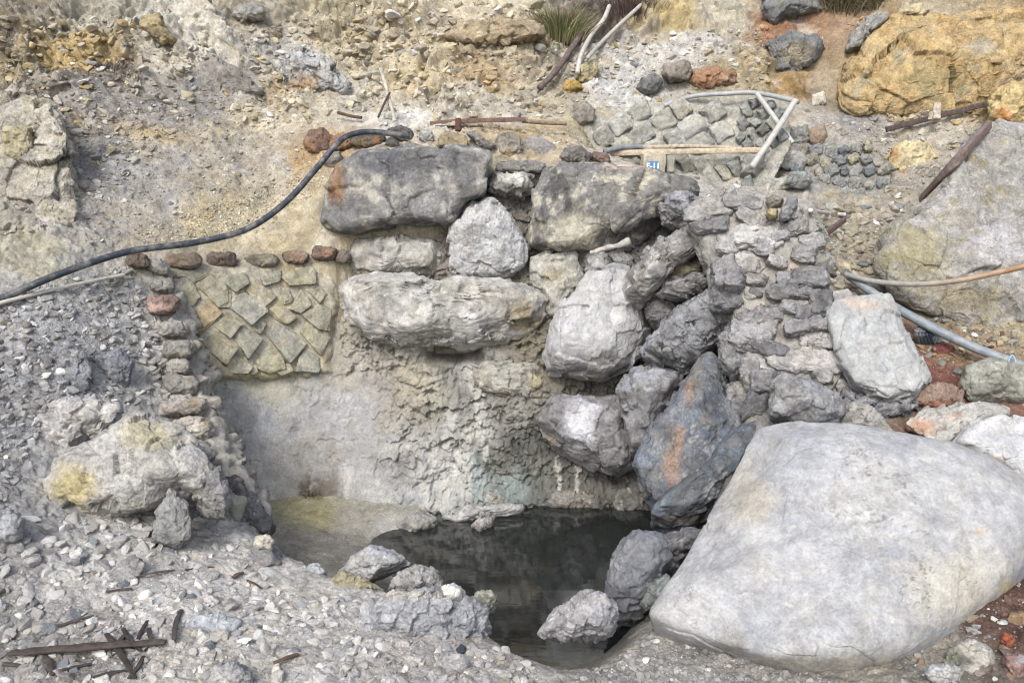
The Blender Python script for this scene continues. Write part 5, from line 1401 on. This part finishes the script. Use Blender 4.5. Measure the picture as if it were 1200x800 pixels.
tube('plastic_pipe', 'bent grey-white pipe reaching up the slope, upper left of the pair', 'pipe', [(676, 92, None), (680, 72, None), (692, 48, None), (706, 30, None), (713, 14, None)], .024, (196, 192, 182))
tube('plastic_pipe', 'straight grey pipe crossing behind the bent grey-white one', 'pipe', [(688, 74, None), (702, 58, None), (724, 36, None), (750, 12, None)], .021, (182, 176, 166))
tube('branch', 'long dark weathered branch lying on the slope left of the bent pipes', 'branch', [(632, 110, None), (648, 94, None), (664, 72, None), (681, 46, None)], .03, (112, 98, 92), M_WOOD, disp=.01)
tube('stick', 'pale upright stick standing on the rubble above the wall', 'stick', [(463, 142, 7.35), (456, 115, 7.4), (446, 80, 7.45)], .016, (206, 198, 180), M_WOOD)
tube('stick', 'dark thin stick leaning beside the pale upright stick', 'stick', [(443, 138, 7.4), (450, 122, 7.38), (457, 108, 7.36)], .010, (96, 90, 84), M_WOOD)
tube('iron_bar', 'short rusty iron piece lying left of the leaning sticks', 'bar', [(398, 137, None), (412, 141, None), (425, 143, None)], .014, (96, 74, 62), M_RUST)
t = thing('angle_iron', 'long rusty angle iron with a bracket lying on the wall top', 'bar', P(580, 150, 7.3))
tube('flange', None, None, [(504, 145, 7.3), (540, 142, 7.32), (610, 140, 7.36), (612, 140, 7.36)], .022, (122, 96, 82), M_RUST, parent=t, power=6, flat=.9, sx=.4)
tube('lower_flange', None, None, [(510, 148, 7.24), (560, 148, 7.26), (562, 148, 7.26)], .012, (78, 58, 50), M_RUST, parent=t, power=6, flat=.5, sx=1.6)
tube('bracket', None, None, [(537, 154, 7.2), (537, 147, 7.22), (537, 141, 7.26)], .026, (92, 58, 46), M_RUST, parent=t, power=6, nseg=12)
tube('iron_pipe', 'thin brown pipe continuing right of the angle iron', 'pipe', [(612, 142, 7.38), (640, 144, 7.4), (664, 145, 7.42)], .018, (142, 122, 100), M_RUST)
tube('iron_beam', 'longest rust purple iron beam leaning on the mineral mound', 'beam', [(1072, 241, None), (1110, 200, None), (1151, 155, None)], [.026, .036, .038], (124, 106, 100), M_RUST, power=6, sx=.55, nseg=40)
tube('iron_beam', 'short rusty iron beam sloping down to the flat blue-grey slab', 'beam', [(944, 292, 6.6), (968, 274, 6.75), (990, 257, 6.9)], .024, (104, 84, 80), M_RUST, power=6, sx=.6)
tube('iron_beam', 'dark iron rail lying along the foot of the ochre bank', 'beam', [(1034, 158, None), (1080, 146, None), (1120, 136, None), (1155, 127, None)], .028, (92, 78, 72), M_RUST, power=5, sx=.6)
t = thing('wooden_stake', 'little broken wooden stake standing by the dark iron rail', 'stake', cast(1098, 140)[0])
tube('post', None, None, [(1097, 140, 8.1), (1098, 122, 8.15)], .035, (186, 176, 156), M_WOOD, parent=t, power=5, disp=.01)
tube('splinter', None, None, [(1090, 141, 8.08), (1092, 132, 8.1)], .02, (170, 160, 140), M_WOOD, parent=t, power=5, disp=.01)
# upper spring's frame
tube('plastic_pipe', 'arched pale pipe hooped over the upper spring', 'pipe', [(778, 124, 8.2), (812, 113, 8.2), (850, 110, 8.12), (885, 109, 8.0), (930, 118, 7.75), (934, 120, 7.73)], .022, (166, 168, 170), nseg=70)
tube('plastic_pipe', 'steep white pipe behind in the cross at the upper spring', 'pipe', [(887, 110, 7.95), (906, 136, 7.8), (929, 168, 7.65)], .024, (182, 182, 176))
tube('plastic_pipe', 'long white pipe in front in the cross at the upper spring', 'pipe', [(932, 118, 7.68), (908, 156, 7.5), (881, 196, 7.35)], .028, (194, 192, 184))
tube('timber_beam', 'long pale timber plank spanning the upper spring pit', 'plank', [(714, 180, 7.55), (790, 178, 7.58), (888, 176, 7.6), (890, 176, 7.6)], .032, (200, 182, 154), M_WOOD, power=6, nseg=60, flat=.8, disp=.008)
tube('timber_beam', 'thinner timber batten lying behind the plank of the upper spring', 'plank', [(740, 173, 7.68), (800, 171, 7.68), (862, 173, 7.68), (864, 173, 7.68)], .014, (196, 180, 156), M_WOOD, power=6, disp=.004)
tube('plastic_pipe', 'grey hose end curling onto the timber plank', 'pipe', [(708, 178, 7.45), (722, 174, 7.5), (742, 172, 7.6), (752, 173, 7.65)], .024, (136, 138, 142))


def boxmesh(name, p0, p1, depth_m, color, mat, parent, disp=.0, seed=0):
    """block between two facing corners with a worn edge"""
    U, Fc = ico(6)
    pw = np.sign(U) * (np.abs(U) ** .16)
    pw = np.clip(pw, -1, 1)
    c = (np.array(p0) + np.array(p1)) / 2
    h = np.abs(np.array(p1) - np.array(p0)) / 2
    h[1] = depth_m / 2
    V = c + pw * h
    N = vnorm(V, Fc)
    V = V + N * (disp * fbm(V * 12 + seed, 4))[:, None]
    col = paint(V, N, color, [('n', tuple(int(x * .82) for x in color), 8, .1, .2, .6)], seed + 3) if mat is not M_PAINT else np.tile(lin(color, ALB), (len(V), 1))
    loc = np.array(parent.location[:]) if parent else np.zeros(3)
    o = bpy.data.objects.new(name, mesh_from(name, V - loc, Fc, col, mat)); C.objects.link(o); o.parent = parent
    return o


t = thing('concrete_post', 'squat weathered concrete block post carrying the blue number plate', 'post', P(764, 198, 7.45))
boxmesh('block', P(752, 204, 7.45), P(779, 180, 7.45), .2, (188, 178, 158), M_PLASTER, t, .02, 2)
boxmesh('side_slab', P(780, 202, 7.5), P(790, 183, 7.5), .08, (168, 164, 150), M_PLASTER, t, .015, 5)
sg = thing('number_plate', 'small blue plate reading F-11 in white on the concrete post', 'sign', P(765, 199, 7.32))
pc = (P(758.5, 200, 7.33) + P(772, 189.5, 7.33)) / 2
boxmesh('plate', P(758.2, 200.2, 7.33), P(772, 189.2, 7.33), .012, (74, 130, 186), M_PAINT, sg, 0, 1)
tc = bpy.data.curves.new('lettering', 'FONT')
tc.body = 'F-11'; tc.size = .068; tc.align_x = 'CENTER'; tc.align_y = 'CENTER'; tc.extrude = .001; tc.offset = .0022
mw, ntw, bw = new_mat('white_paint'); bw.inputs['Base Color'].default_value = (.8, .8, .8, 1); bw.inputs['Roughness'].default_value = .6
tc.materials.append(mw)
tmp = bpy.data.objects.new('lettering_curve', tc); C.objects.link(tmp)
bpy.context.view_layer.update()
lm = bpy.data.meshes.new_from_object(tmp.evaluated_get(bpy.context.evaluated_depsgraph_get()))
bpy.data.objects.remove(tmp)
to = bpy.data.objects.new('lettering', lm); C.objects.link(to); to.parent = sg
to.location = Vector(pc - np.array([0, .0085, 0])) - sg.location
to.rotation_euler = (math.radians(90), 0, 0)

# charred sticks in the left foreground
CS = 'charred sticks on the gravel'
rs = np.random.RandomState(8)
for lab, a, b_, r, c_ in (
        ('longest charred plank lying across the charred stick heap', (14, 770), (196, 757), .026, (84, 74, 68)),
        ('upright charred stub behind the longest charred plank, left one', (126, 744), (160, 796), .014, (70, 62, 58)),
        ('charred stick slanting to the right from the middle of the heap', (146, 738), (166, 764), .013, (66, 60, 58)),
        ('charred splinter standing right of the middle of the heap', (176, 738), (182, 758), .014, (72, 66, 66)),
        ('charred splinter leaning apart at the right of the heap', (205, 752), (214, 716), .014, (80, 72, 72)),
        ('charred stub pointing down from the right half of the plank', (152, 796), (170, 770), .012, (70, 62, 58)),
        ('short charred stub crossing the left half of the plank', (52, 766), (64, 792), .012, (78, 68, 64)),
        ('thin charred twig parallel behind the plank', (70, 735), (112, 722), .012, (86, 76, 70)),
        ('thin brown twig beside the pale gravel mound', (160, 676), (206, 668), .008, (104, 92, 84)),
        ('loose brown twig left of the blocky grey boulder', (218, 668), (252, 664), .007, (98, 86, 80)),
        ('brown bark scrap right of the gravel mound', (274, 678), (286, 672), .012, (96, 74, 62)),
        ('reddish bark scrap at the bottom of the gravel bank', (322, 778), (350, 768), .014, (118, 92, 76)),
        ('dark twig on the gravel above the heap', (126, 694), (156, 690), .008, (90, 80, 76)),
        ('charred splinter slanting left in the middle of the heap', (150, 742), (136, 764), .012, (64, 58, 56)),
        ('thin charred stick lying in front of the plank, left half', (60, 790), (110, 778), .010, (76, 68, 64)),
        ('thin charred stick poking out behind the plank, right half', (160, 758), (174, 728), .010, (68, 62, 60)),
        ('small charred splinter at the left tip of the plank', (6, 778), (40, 784), .010, (84, 76, 70)),
        ('charred twig lying in front of the plank, right half', (110, 794), (148, 786), .010, (74, 66, 62)),
        ('brown twig below the blocky grey boulder', (290, 680), (308, 690), .008, (92, 76, 66))):
    h0, _ = cast(*a); h1, _ = cast(*b_)
    mid = (h0 + h1) / 2
    lift = np.array([0, -.01, r * 1.1])
    ctr = [h0 + lift, mid + lift + np.array([rs.normal() * .004, 0, .004]), h1 + lift]
    V, Fc = tube_geo(ctr, [r * .45, r * .62, r * .4], 60, 12, r * .5, int(a[0]), 1.5, True, 5, .6)
    k = fbm(V * np.array([10, 10, 40]), 4)
    loc = ctr[1].copy(); loc[2] = V[:, 2].min()
    o = link('charred_stick', mesh_from('charred_stick', V - loc, Fc, lin(c_, ALB) * (1 + .5 * k)[:, None], M_WOOD), loc)
    tag(o, lab, 'stick', CS)

# driftwood scrap in the wall
tube('driftwood', 'crusted white driftwood scrap lying in the wall crevice', 'driftwood', [(692, 296, 6.12), (708, 291, 6.08), (724, 288, 6.05), (738, 282, 6.02)], [.012, .019, .021, .027], (176, 171, 162), M_WOOD, disp=.02)
# blue strap roll
t = thing('strap_roll', 'crumpled roll of dark blue strapping beside the long plastic pipe', 'strap', P(1082, 396, 5.85))
for k in range(5):
    cx_ = 1076 + k * 4
    tube('strap_loop', None, None, [(cx_, 402, 5.82), (cx_ - 3, 390, 5.78), (cx_ + 4, 382, 5.84), (cx_ + 9, 392, 5.86), (cx_ + 5, 403, 5.83)], .012, (74, 86, 102), M_PIPE, parent=t, power=5, sx=1.4, flat=.4, nseg=30, disp=.006)
tube('string', 'knotted light blue string tied round the long plastic pipe', 'string', [(1186, 434, 5.32), (1182, 424, 5.3), (1186, 416, 5.36), (1190, 424, 5.3), (1187, 438, 5.28), (1192, 442, 5.28)], .006, (150, 186, 208), M_PIPE)

# ------------------------------------------------------------------ grass
def tuft(name, label, cat, px, py, spread, n, hmin, hmax, cols, seed, droop=.5, wdt=.006, D=None):
    rs = np.random.RandomState(seed)
    h, _ = cast(px, py)
    if D: h = P(px, py, D)
    Vs, Fs, Cs, k = [], [], [], 0
    for i in range(n):
        a = rs.uniform(0, 2 * math.pi); rr = abs(rs.normal()) * spread
        b0 = h + np.array([math.cos(a) * rr, math.sin(a) * rr * .5 - .03, -.03 + .35 * math.sin(a) * rr])
        L = rs.uniform(hmin, hmax)
        dirn = np.array([math.cos(a) * rs.uniform(.1, 1) * .7, -abs(math.sin(a)) * .35, 1.0]); dirn /= np.linalg.norm(dirn)
        sd = np.cross(dirn, np.array([rs.normal(), 1, 0])); sd /= np.linalg.norm(sd) + 1e-9
        c = cols[rs.randint(len(cols))]
        dr = droop * rs.uniform(.4, 1.4)
        out = np.array([math.cos(a), math.sin(a) * .4 - .2, 0])
        for s in range(5):
            f = s / 4
            p_ = b0 + dirn * L * f + (out * .5 - np.array([0, 0, .7])) * dr * L * f ** 2.2
            w = wdt * (1 - f) ** .7
            Vs += [p_ - sd * w, p_ + sd * w]
            cc = lin(c, ALB) * rs.uniform(.85, 1.15)
            Cs += [cc, cc]
            if s < 4:
                q = k + s * 2
                Fs.append((q, q + 1, q + 3, q + 2))
        k += 10
    loc = h.copy()
    o = link(name, mesh_from(name, np.array(Vs) - loc, np.array(Fs), np.array(Cs), M_LEAF, False), loc)
    return tag(o, label, cat)


GRN = [(118, 140, 70), (138, 152, 88), (160, 162, 108), (128, 120, 84), (108, 128, 62)]
BRN = [(120, 92, 84), (132, 108, 92), (104, 84, 74), (148, 128, 104)]
DRY = [(120, 108, 82), (94, 82, 66), (148, 136, 104), (86, 78, 60), (112, 108, 72)]
tuft('grass_tuft', 'green grass tuft with a reddish dry heart growing high on the slope', 'grass', 655, 44, .13, 700, .16, .52, GRN + GRN[:3] + BRN, 3)
tuft('dry_grass', 'reddish dry stalks inside the green tuft on the slope', 'grass', 670, 42, .05, 160, .15, .34, BRN, 4, .3)
tuft('dry_shrub', 'dark purple-brown dead shrub in the gully above the bent pipes', 'shrub', 738, 14, .16, 380, .1, .36, [(96, 78, 74), (82, 68, 64), (110, 92, 84)], 6, .3)
tuft('dry_grass', 'overhanging dry olive grass along the top edge beside the dark boulder', 'grass', 985, 8, .16, 380, .15, .42, DRY, 7, 1.0)
tuft('dry_grass', 'dry grass fringe at the top above the ochre bank', 'grass', 1025, 6, .12, 260, .12, .36, DRY, 8, 1.0)
tuft('dry_shrub', 'withered grey creeping shrub on the left slope', 'shrub', 128, 82, .10, 320, .04, .16, [(122, 112, 104), (104, 96, 90), (140, 130, 118)], 9, .5, .004)
tuft('dry_grass', 'small wisp of litter grass hanging low on the rendered wall', 'grass', 362, 578, .05, 90, .05, .12, [(110, 94, 66), (90, 78, 58), (140, 122, 80)], 12, 1.0, .003)

# ------------------------------------------------------------------ loose stones: 300 individuals, and gravel
def lowpoly(level, seed, flat=.58):
    U, Fc = ico(level)
    rs = np.random.RandomState(seed)
    acc = np.ones(len(U))
    for _ in range(12):
        d = rs.normal(size=3); d /= np.linalg.norm(d)
        acc += np.maximum(0, U @ d / rs.uniform(.45, .9)) ** 45
    V = U * (acc ** (-1 / 45))[:, None]
    V *= np.array([rs.uniform(.9, 1.35), rs.uniform(.75, 1.1), rs.uniform(flat * .7, flat * 1.2)])
    if level >= 3:
        V = V + V * (.10 * fbm(V * 1.8 + seed, 3) + .05 * ridged(V * 4 + seed, 3))[:, None]
    return V, Fc


def rotm(rs, tilt=.5):
    a, b_, c_ = rs.uniform(0, 6.28), rs.normal() * tilt, rs.normal() * tilt
    ca, sa, cb, sb, cc, sc = math.cos(a), math.sin(a), math.cos(b_), math.sin(b_), math.cos(c_), math.sin(c_)
    return np.array([[ca, -sa, 0], [sa, ca, 0], [0, 0, 1]]) @ np.array([[1, 0, 0], [0, cb, -sb], [0, sb, cb]]) @ np.array([[cc, 0, sc], [0, 1, 0], [-sc, 0, cc]])


# region: polygon, count, size range (picture units across), colours, individuals, label, key
GREY = [(170, 168, 166), (150, 149, 148), (188, 186, 184), (132, 131, 130), (160, 156, 150)]
PALE = [(198, 196, 192), (210, 207, 202), (176, 174, 170), (160, 160, 160), (184, 178, 168), (150, 154, 158)]
TAN = [(192, 178, 146), (206, 194, 166), (176, 160, 124), (186, 164, 116), (164, 156, 142), (212, 204, 186)]
OCH = [(190, 152, 84), (204, 176, 112), (176, 140, 78), (186, 168, 130)]
BRW = [(156, 138, 118), (138, 110, 96), (170, 154, 130), (126, 88, 76), (166, 162, 152)]
COB = [(158, 158, 148), (170, 164, 138), (142, 148, 148), (184, 176, 150), (132, 134, 134), (150, 140, 118)]
REG_ = [
    ([(0, 345), (150, 310), (185, 380), (200, 470), (60, 480), (0, 600), (-40, 600), (-40, 360)], 4600, (1.6, 15), GREY, 70, 'grey chip of stone lying in the steep scree left of the rubble ridge', 'stones in the left scree'),
    ([(0, 610), (60, 600), (260, 610), (330, 690), (420, 705), (420, 800), (0, 800), (-20, 700)], 3600, (1.5, 24), PALE, 70, 'pale loose stone on the gravel bank in the left foreground', 'stones on the left gravel bank'),
    ([(90, 140), (240, 110), (380, 150), (350, 230), (160, 270), (100, 290)], 2600, (1.4, 7), TAN + GREY, 0, '', ''),
    ([(400, 745), (580, 755), (640, 790), (640, 805), (400, 805)], 900, (1.8, 18), PALE, 25, 'pale loose stone on the gravel below the long bank boulder', 'stones below the bank boulder'),
    ([(720, 770), (790, 735), (860, 760), (960, 790), (1000, 805), (650, 805)], 1900, (1.5, 12), GREY, 25, 'grey loose stone in the gravel in front of the giant boulder', 'stones before the giant boulder'),
    ([(380, 225), (350, 235), (300, 275), (170, 292), (160, 270), (330, 215), (380, 175)], 3000, (1.5, 6.0), TAN, 0, '', ''),
    ([(180, 60), (330, 20), (420, 20), (460, 130), (380, 145), (300, 150), (250, 120)], 2200, (1.5, 13), TAN, 15, 'tan stone on the slope left of the upright stick', 'stones on the left slope'),
    ([(400, 0), (640, 0), (640, 140), (460, 140), (400, 100)], 2300, (1.4, 20), TAN + [(150, 146, 138)], 40, 'tan stone on the slope between the upright stick and the grass tuft', 'stones on the middle slope'),
    ([(640, 50), (900, 30), (900, 105), (700, 130), (620, 140)], 2200, (1.4, 11), TAN + PALE, 10, 'pale stone on the slope above the upper spring', 'stones above the upper spring'),
    ([(0, 20), (180, 20), (240, 120), (100, 260), (0, 280)], 3000, (1.5, 14), TAN + [(160, 156, 150)], 15, 'tan stone on the left cliff of the slope', 'stones on the left cliff'),
    ([(990, 20), (1200, 10), (1200, 130), (1000, 130)], 2000, (1.4, 7), OCH, 0, '', ''),
    ([(930, 130), (1160, 130), (1110, 200), (1045, 240), (1000, 165)], 1500, (1.5, 11), TAN + [(158, 156, 152)], 15, 'pale stone on the ledge below the ochre bank', 'stones under the ochre bank'),
    ([(950, 245), (1075, 235), (1020, 330), (990, 345), (960, 320)], 420, (4, 26), COB, 30, 'rounded cobble heaped in the hollow below the cobble wall', 'cobbles in the hollow'),
    ([(1060, 370), (1200, 380), (1200, 440), (1120, 440), (1080, 430)], 520, (2.5, 18), BRW + COB, 25, 'brownish stone in the rubble under the long plastic pipe', 'stones under the pipe'),
    ([(1040, 500), (1100, 460), (1130, 500), (1200, 580), (1200, 610), (1120, 540)], 260, (2, 9), BRW, 0, '', ''),
    ([(1060, 760), (1200, 660), (1200, 805), (1040, 805)], 300, (3, 18), BRW + PALE, 10, 'reddish or pale stone in the hollow at the right of the giant boulder', 'stones in the right hollow'),
    ([(440, 140), (680, 150), (700, 175), (450, 165)], 350, (2, 10), TAN + GREY, 10, 'pale stone on the rubble just behind the wall row', 'stones behind the wall row'),
    ([(700, 205), (950, 205), (900, 285), (830, 240)], 380, (2, 8), PALE + TAN, 0, '', ''),
]
rs = np.random.RandomState(77)
TPL = [lowpoly(2, 100 + i) for i in range(10)]
TPS1 = [lowpoly(3, 130 + i) for i in range(8)]
gn = GVt  # ground vertices
gV, gF, gC, gk = [], [], [], 0
gV2, gF2, gC2, gk2 = [], [], [], 0
IND = []
for poly, cnt, (s0, s1), pal, nind, lab, grp in REG_:
    xs = [p[0] for p in poly]; ys = [p[1] for p in poly]
    cand = []
    tries = 0
    while len(cand) < cnt and tries < cnt * 4:
        tries += 1
        x, y = rs.uniform(min(xs), max(xs)), rs.uniform(min(ys), max(ys))
        if not point_in(poly, x, y):
            continue
        sz = s0 * (s1 / s0) ** (rs.power(.24))
        cand.append((sz, x, y))
    cand.sort(reverse=True)
    ni = 0
    for sz, x, y in cand:
        h, k = cast(x, y)
        if k not in ('ground', 'ridge', 'strata'):
            continue
        r = sz * .5 * np.linalg.norm(h - CAM) / F
        c = np.array(pal[rs.randint(len(pal))], float) * (.86, .95, 1.03)[rs.randint(3)]
        if k == 'ground' and rs.rand() < .65:
            gcol = GCol[GFc[HIT[0]][0]] * rs.uniform(.84, 1.32)
            c = 255 * np.where(gcol / ALB < .0031308, gcol / ALB * 12.92, 1.055 * np.clip(gcol / ALB, 1e-6, 1) ** (1 / 2.4) - .055)
            c = np.clip((c - c.mean() * (1 - SAT)) / SAT, 20, 235)
        if rs.rand() < .05:
            c = np.array((214, 211, 205.))
        if ni < nind:
            IND.append((h, r, c, lab, grp)); ni += 1
            continue
        big = sz > 6
        T_ = (TPS1 if big else TPL)[rs.randint(8)]
        V = (T_[0] @ rotm(rs).T) * r + h + np.array([0, 0, -r * .05])
        colr = np.tile(lin(c, ALB), (len(V), 1))
        if big:
            gV2.append(V); gF2.append(T_[1] + gk2); gC2.append(colr); gk2 += len(V)
        else:
            gV.append(V); gF.append(T_[1] + gk); gC.append(colr); gk += len(V)
# single gravel object (small angular grains and larger ones share it)
Vg = np.vstack(gV + gV2); Cg = np.vstack(gC + gC2)
Fg = np.vstack(gF + [f + gk for f in gF2])
o = link('gravel', mesh_from('gravel', Vg, Fg, Cg, M_STONE, False))
tag(o, 'countless small chips and pebbles strewn over the slope and banks', None, None, 'stuff')
MESHES = {}
for i, (h, r, c, lab, grp) in enumerate(IND):
    key = (i % 6, tuple(np.round(c).astype(int)))
    if key not in MESHES:
        V, Fc = lowpoly(5, 200 + key[0], .62)
        N = vnorm(V, Fc)
        k = fbm(V * 2.5 + key[0], 5, .6)
        V = V + N * (.05 * fbm(V * 5 + key[0], 4))[:, None]
        MESHES[key] = mesh_from('loose_stone', V, Fc, lin(np.array(key[1]), ALB) * (1 + .4 * k)[:, None], M_ROCK)
    o = bpy.data.objects.new('loose_stone', MESHES[key])
    C.objects.link(o)
    o.location = Vector((h - np.array([0, 0, r * .12])).tolist())
    o.scale = (r, r, r)
    o.rotation_euler = (rs.normal() * .35, rs.normal() * .35, rs.uniform(0, 6.28))
    tag(o, lab, 'stone', grp)

# ------------------------------------------------------------------ steam over the upper spring
def build_steam():
    U, Fc = ico(4)
    c = P(800, 172, 8.0)
    sc = np.array([.75, .33, .42])
    me = mesh_from('steam', U * sc, Fc, None, None)
    m = bpy.data.materials.new('steam'); m.use_nodes = True
    nt = m.node_tree; nt.nodes.clear()
    N, L = nt.nodes.new, nt.links.new
    out = N('ShaderNodeOutputMaterial'); pv = N('ShaderNodeVolumePrincipled')
    pv.inputs['Color'].default_value = (.92, .93, .95, 1)
    pv.inputs['Anisotropy'].default_value = .2
    tc_ = N('ShaderNodeTexCoord')
    mp = N('ShaderNodeMapping'); mp.inputs['Scale'].default_value = (1 / sc[0], 1 / sc[1], 1 / sc[2])
    ln = N('ShaderNodeVectorMath'); ln.operation = 'LENGTH'
    L(tc_.outputs['Object'], mp.inputs['Vector']); L(mp.outputs[0], ln.inputs[0])
    r = N('ShaderNodeMapRange')
    for i, v in zip((1, 2, 3, 4), (.15, .98, 1, 0)):
        r.inputs[i].default_value = v
    L(ln.outputs['Value'], r.inputs[0])
    nz = N('ShaderNodeTexNoise'); nz.inputs['Scale'].default_value = 4.5; nz.inputs['Detail'].default_value = 4
    L(tc_.outputs['Object'], nz.inputs['Vector'])
    r2 = N('ShaderNodeMapRange')
    for i, v in zip((1, 2, 3, 4), (.38, .68, 0, 1)):
        r2.inputs[i].default_value = v
    L(nz.outputs[0], r2.inputs[0])
    mm = N('ShaderNodeMath'); mm.operation = 'MULTIPLY'; L(r.outputs[0], mm.inputs[0]); L(r2.outputs[0], mm.inputs[1])
    m2 = N('ShaderNodeMath'); m2.operation = 'MULTIPLY'; m2.inputs[1].default_value = 2.6; L(mm.outputs[0], m2.inputs[0])
    L(m2.outputs[0], pv.inputs['Density']); L(pv.outputs[0], out.inputs['Volume'])
    me.materials.append(m)
    o = link('steam', me, c)
    tag(o, 'thin pale steam drifting over the upper spring', None, None, 'stuff')


build_steam()

# ------------------------------------------------------------------ light: bright overcast
w = bpy.data.worlds.new('World'); SC.world = w
w.use_nodes = True
nt = w.node_tree
sky = nt.nodes.new('ShaderNodeTexSky'); sky.sky_type = 'NISHITA'; sky.sun_disc = False
ELEV, AZ = math.radians(44), math.radians(200)
sky.sun_elevation = ELEV; sky.sun_rotation = AZ
sky.dust_density = 3.0
hs = nt.nodes.new('ShaderNodeHueSaturation'); hs.inputs['Saturation'].default_value = .65
bg = nt.nodes['Background']; bg.inputs['Strength'].default_value = .15
nt.links.new(sky.outputs[0], hs.inputs['Color']); nt.links.new(hs.outputs[0], bg.inputs['Color'])
sl = bpy.data.lights.new('sun', 'SUN'); so = bpy.data.objects.new('sun', sl); C.objects.link(so)
sl.energy = 1.25; sl.angle = math.radians(16); sl.color = (1.0, .995, .985)
d = Vector((math.sin(AZ) * math.cos(ELEV), math.cos(AZ) * math.cos(ELEV), math.sin(ELEV)))
so.rotation_euler = (-d).to_track_quat('-Z', 'Y').to_euler()
so.location = (0, -4, 10)
SC.view_settings.view_transform = 'Standard'
SC.view_settings.look = 'None'
SC.view_settings.gamma = 1
SC.view_settings.use_curve_mapping = False
SC.view_settings.exposure = 0.85
SC.render.engine = 'CYCLES'
SC.cycles.use_denoising = True
SC.cycles.filter_width = 1.15
SC.cycles.max_bounces = 5
SC.cycles.diffuse_bounces = 3
SC.cycles.sample_clamp_indirect = 4.0
SC.cycles.volume_bounces = 1
SC.cycles.volume_step_rate = 2.0
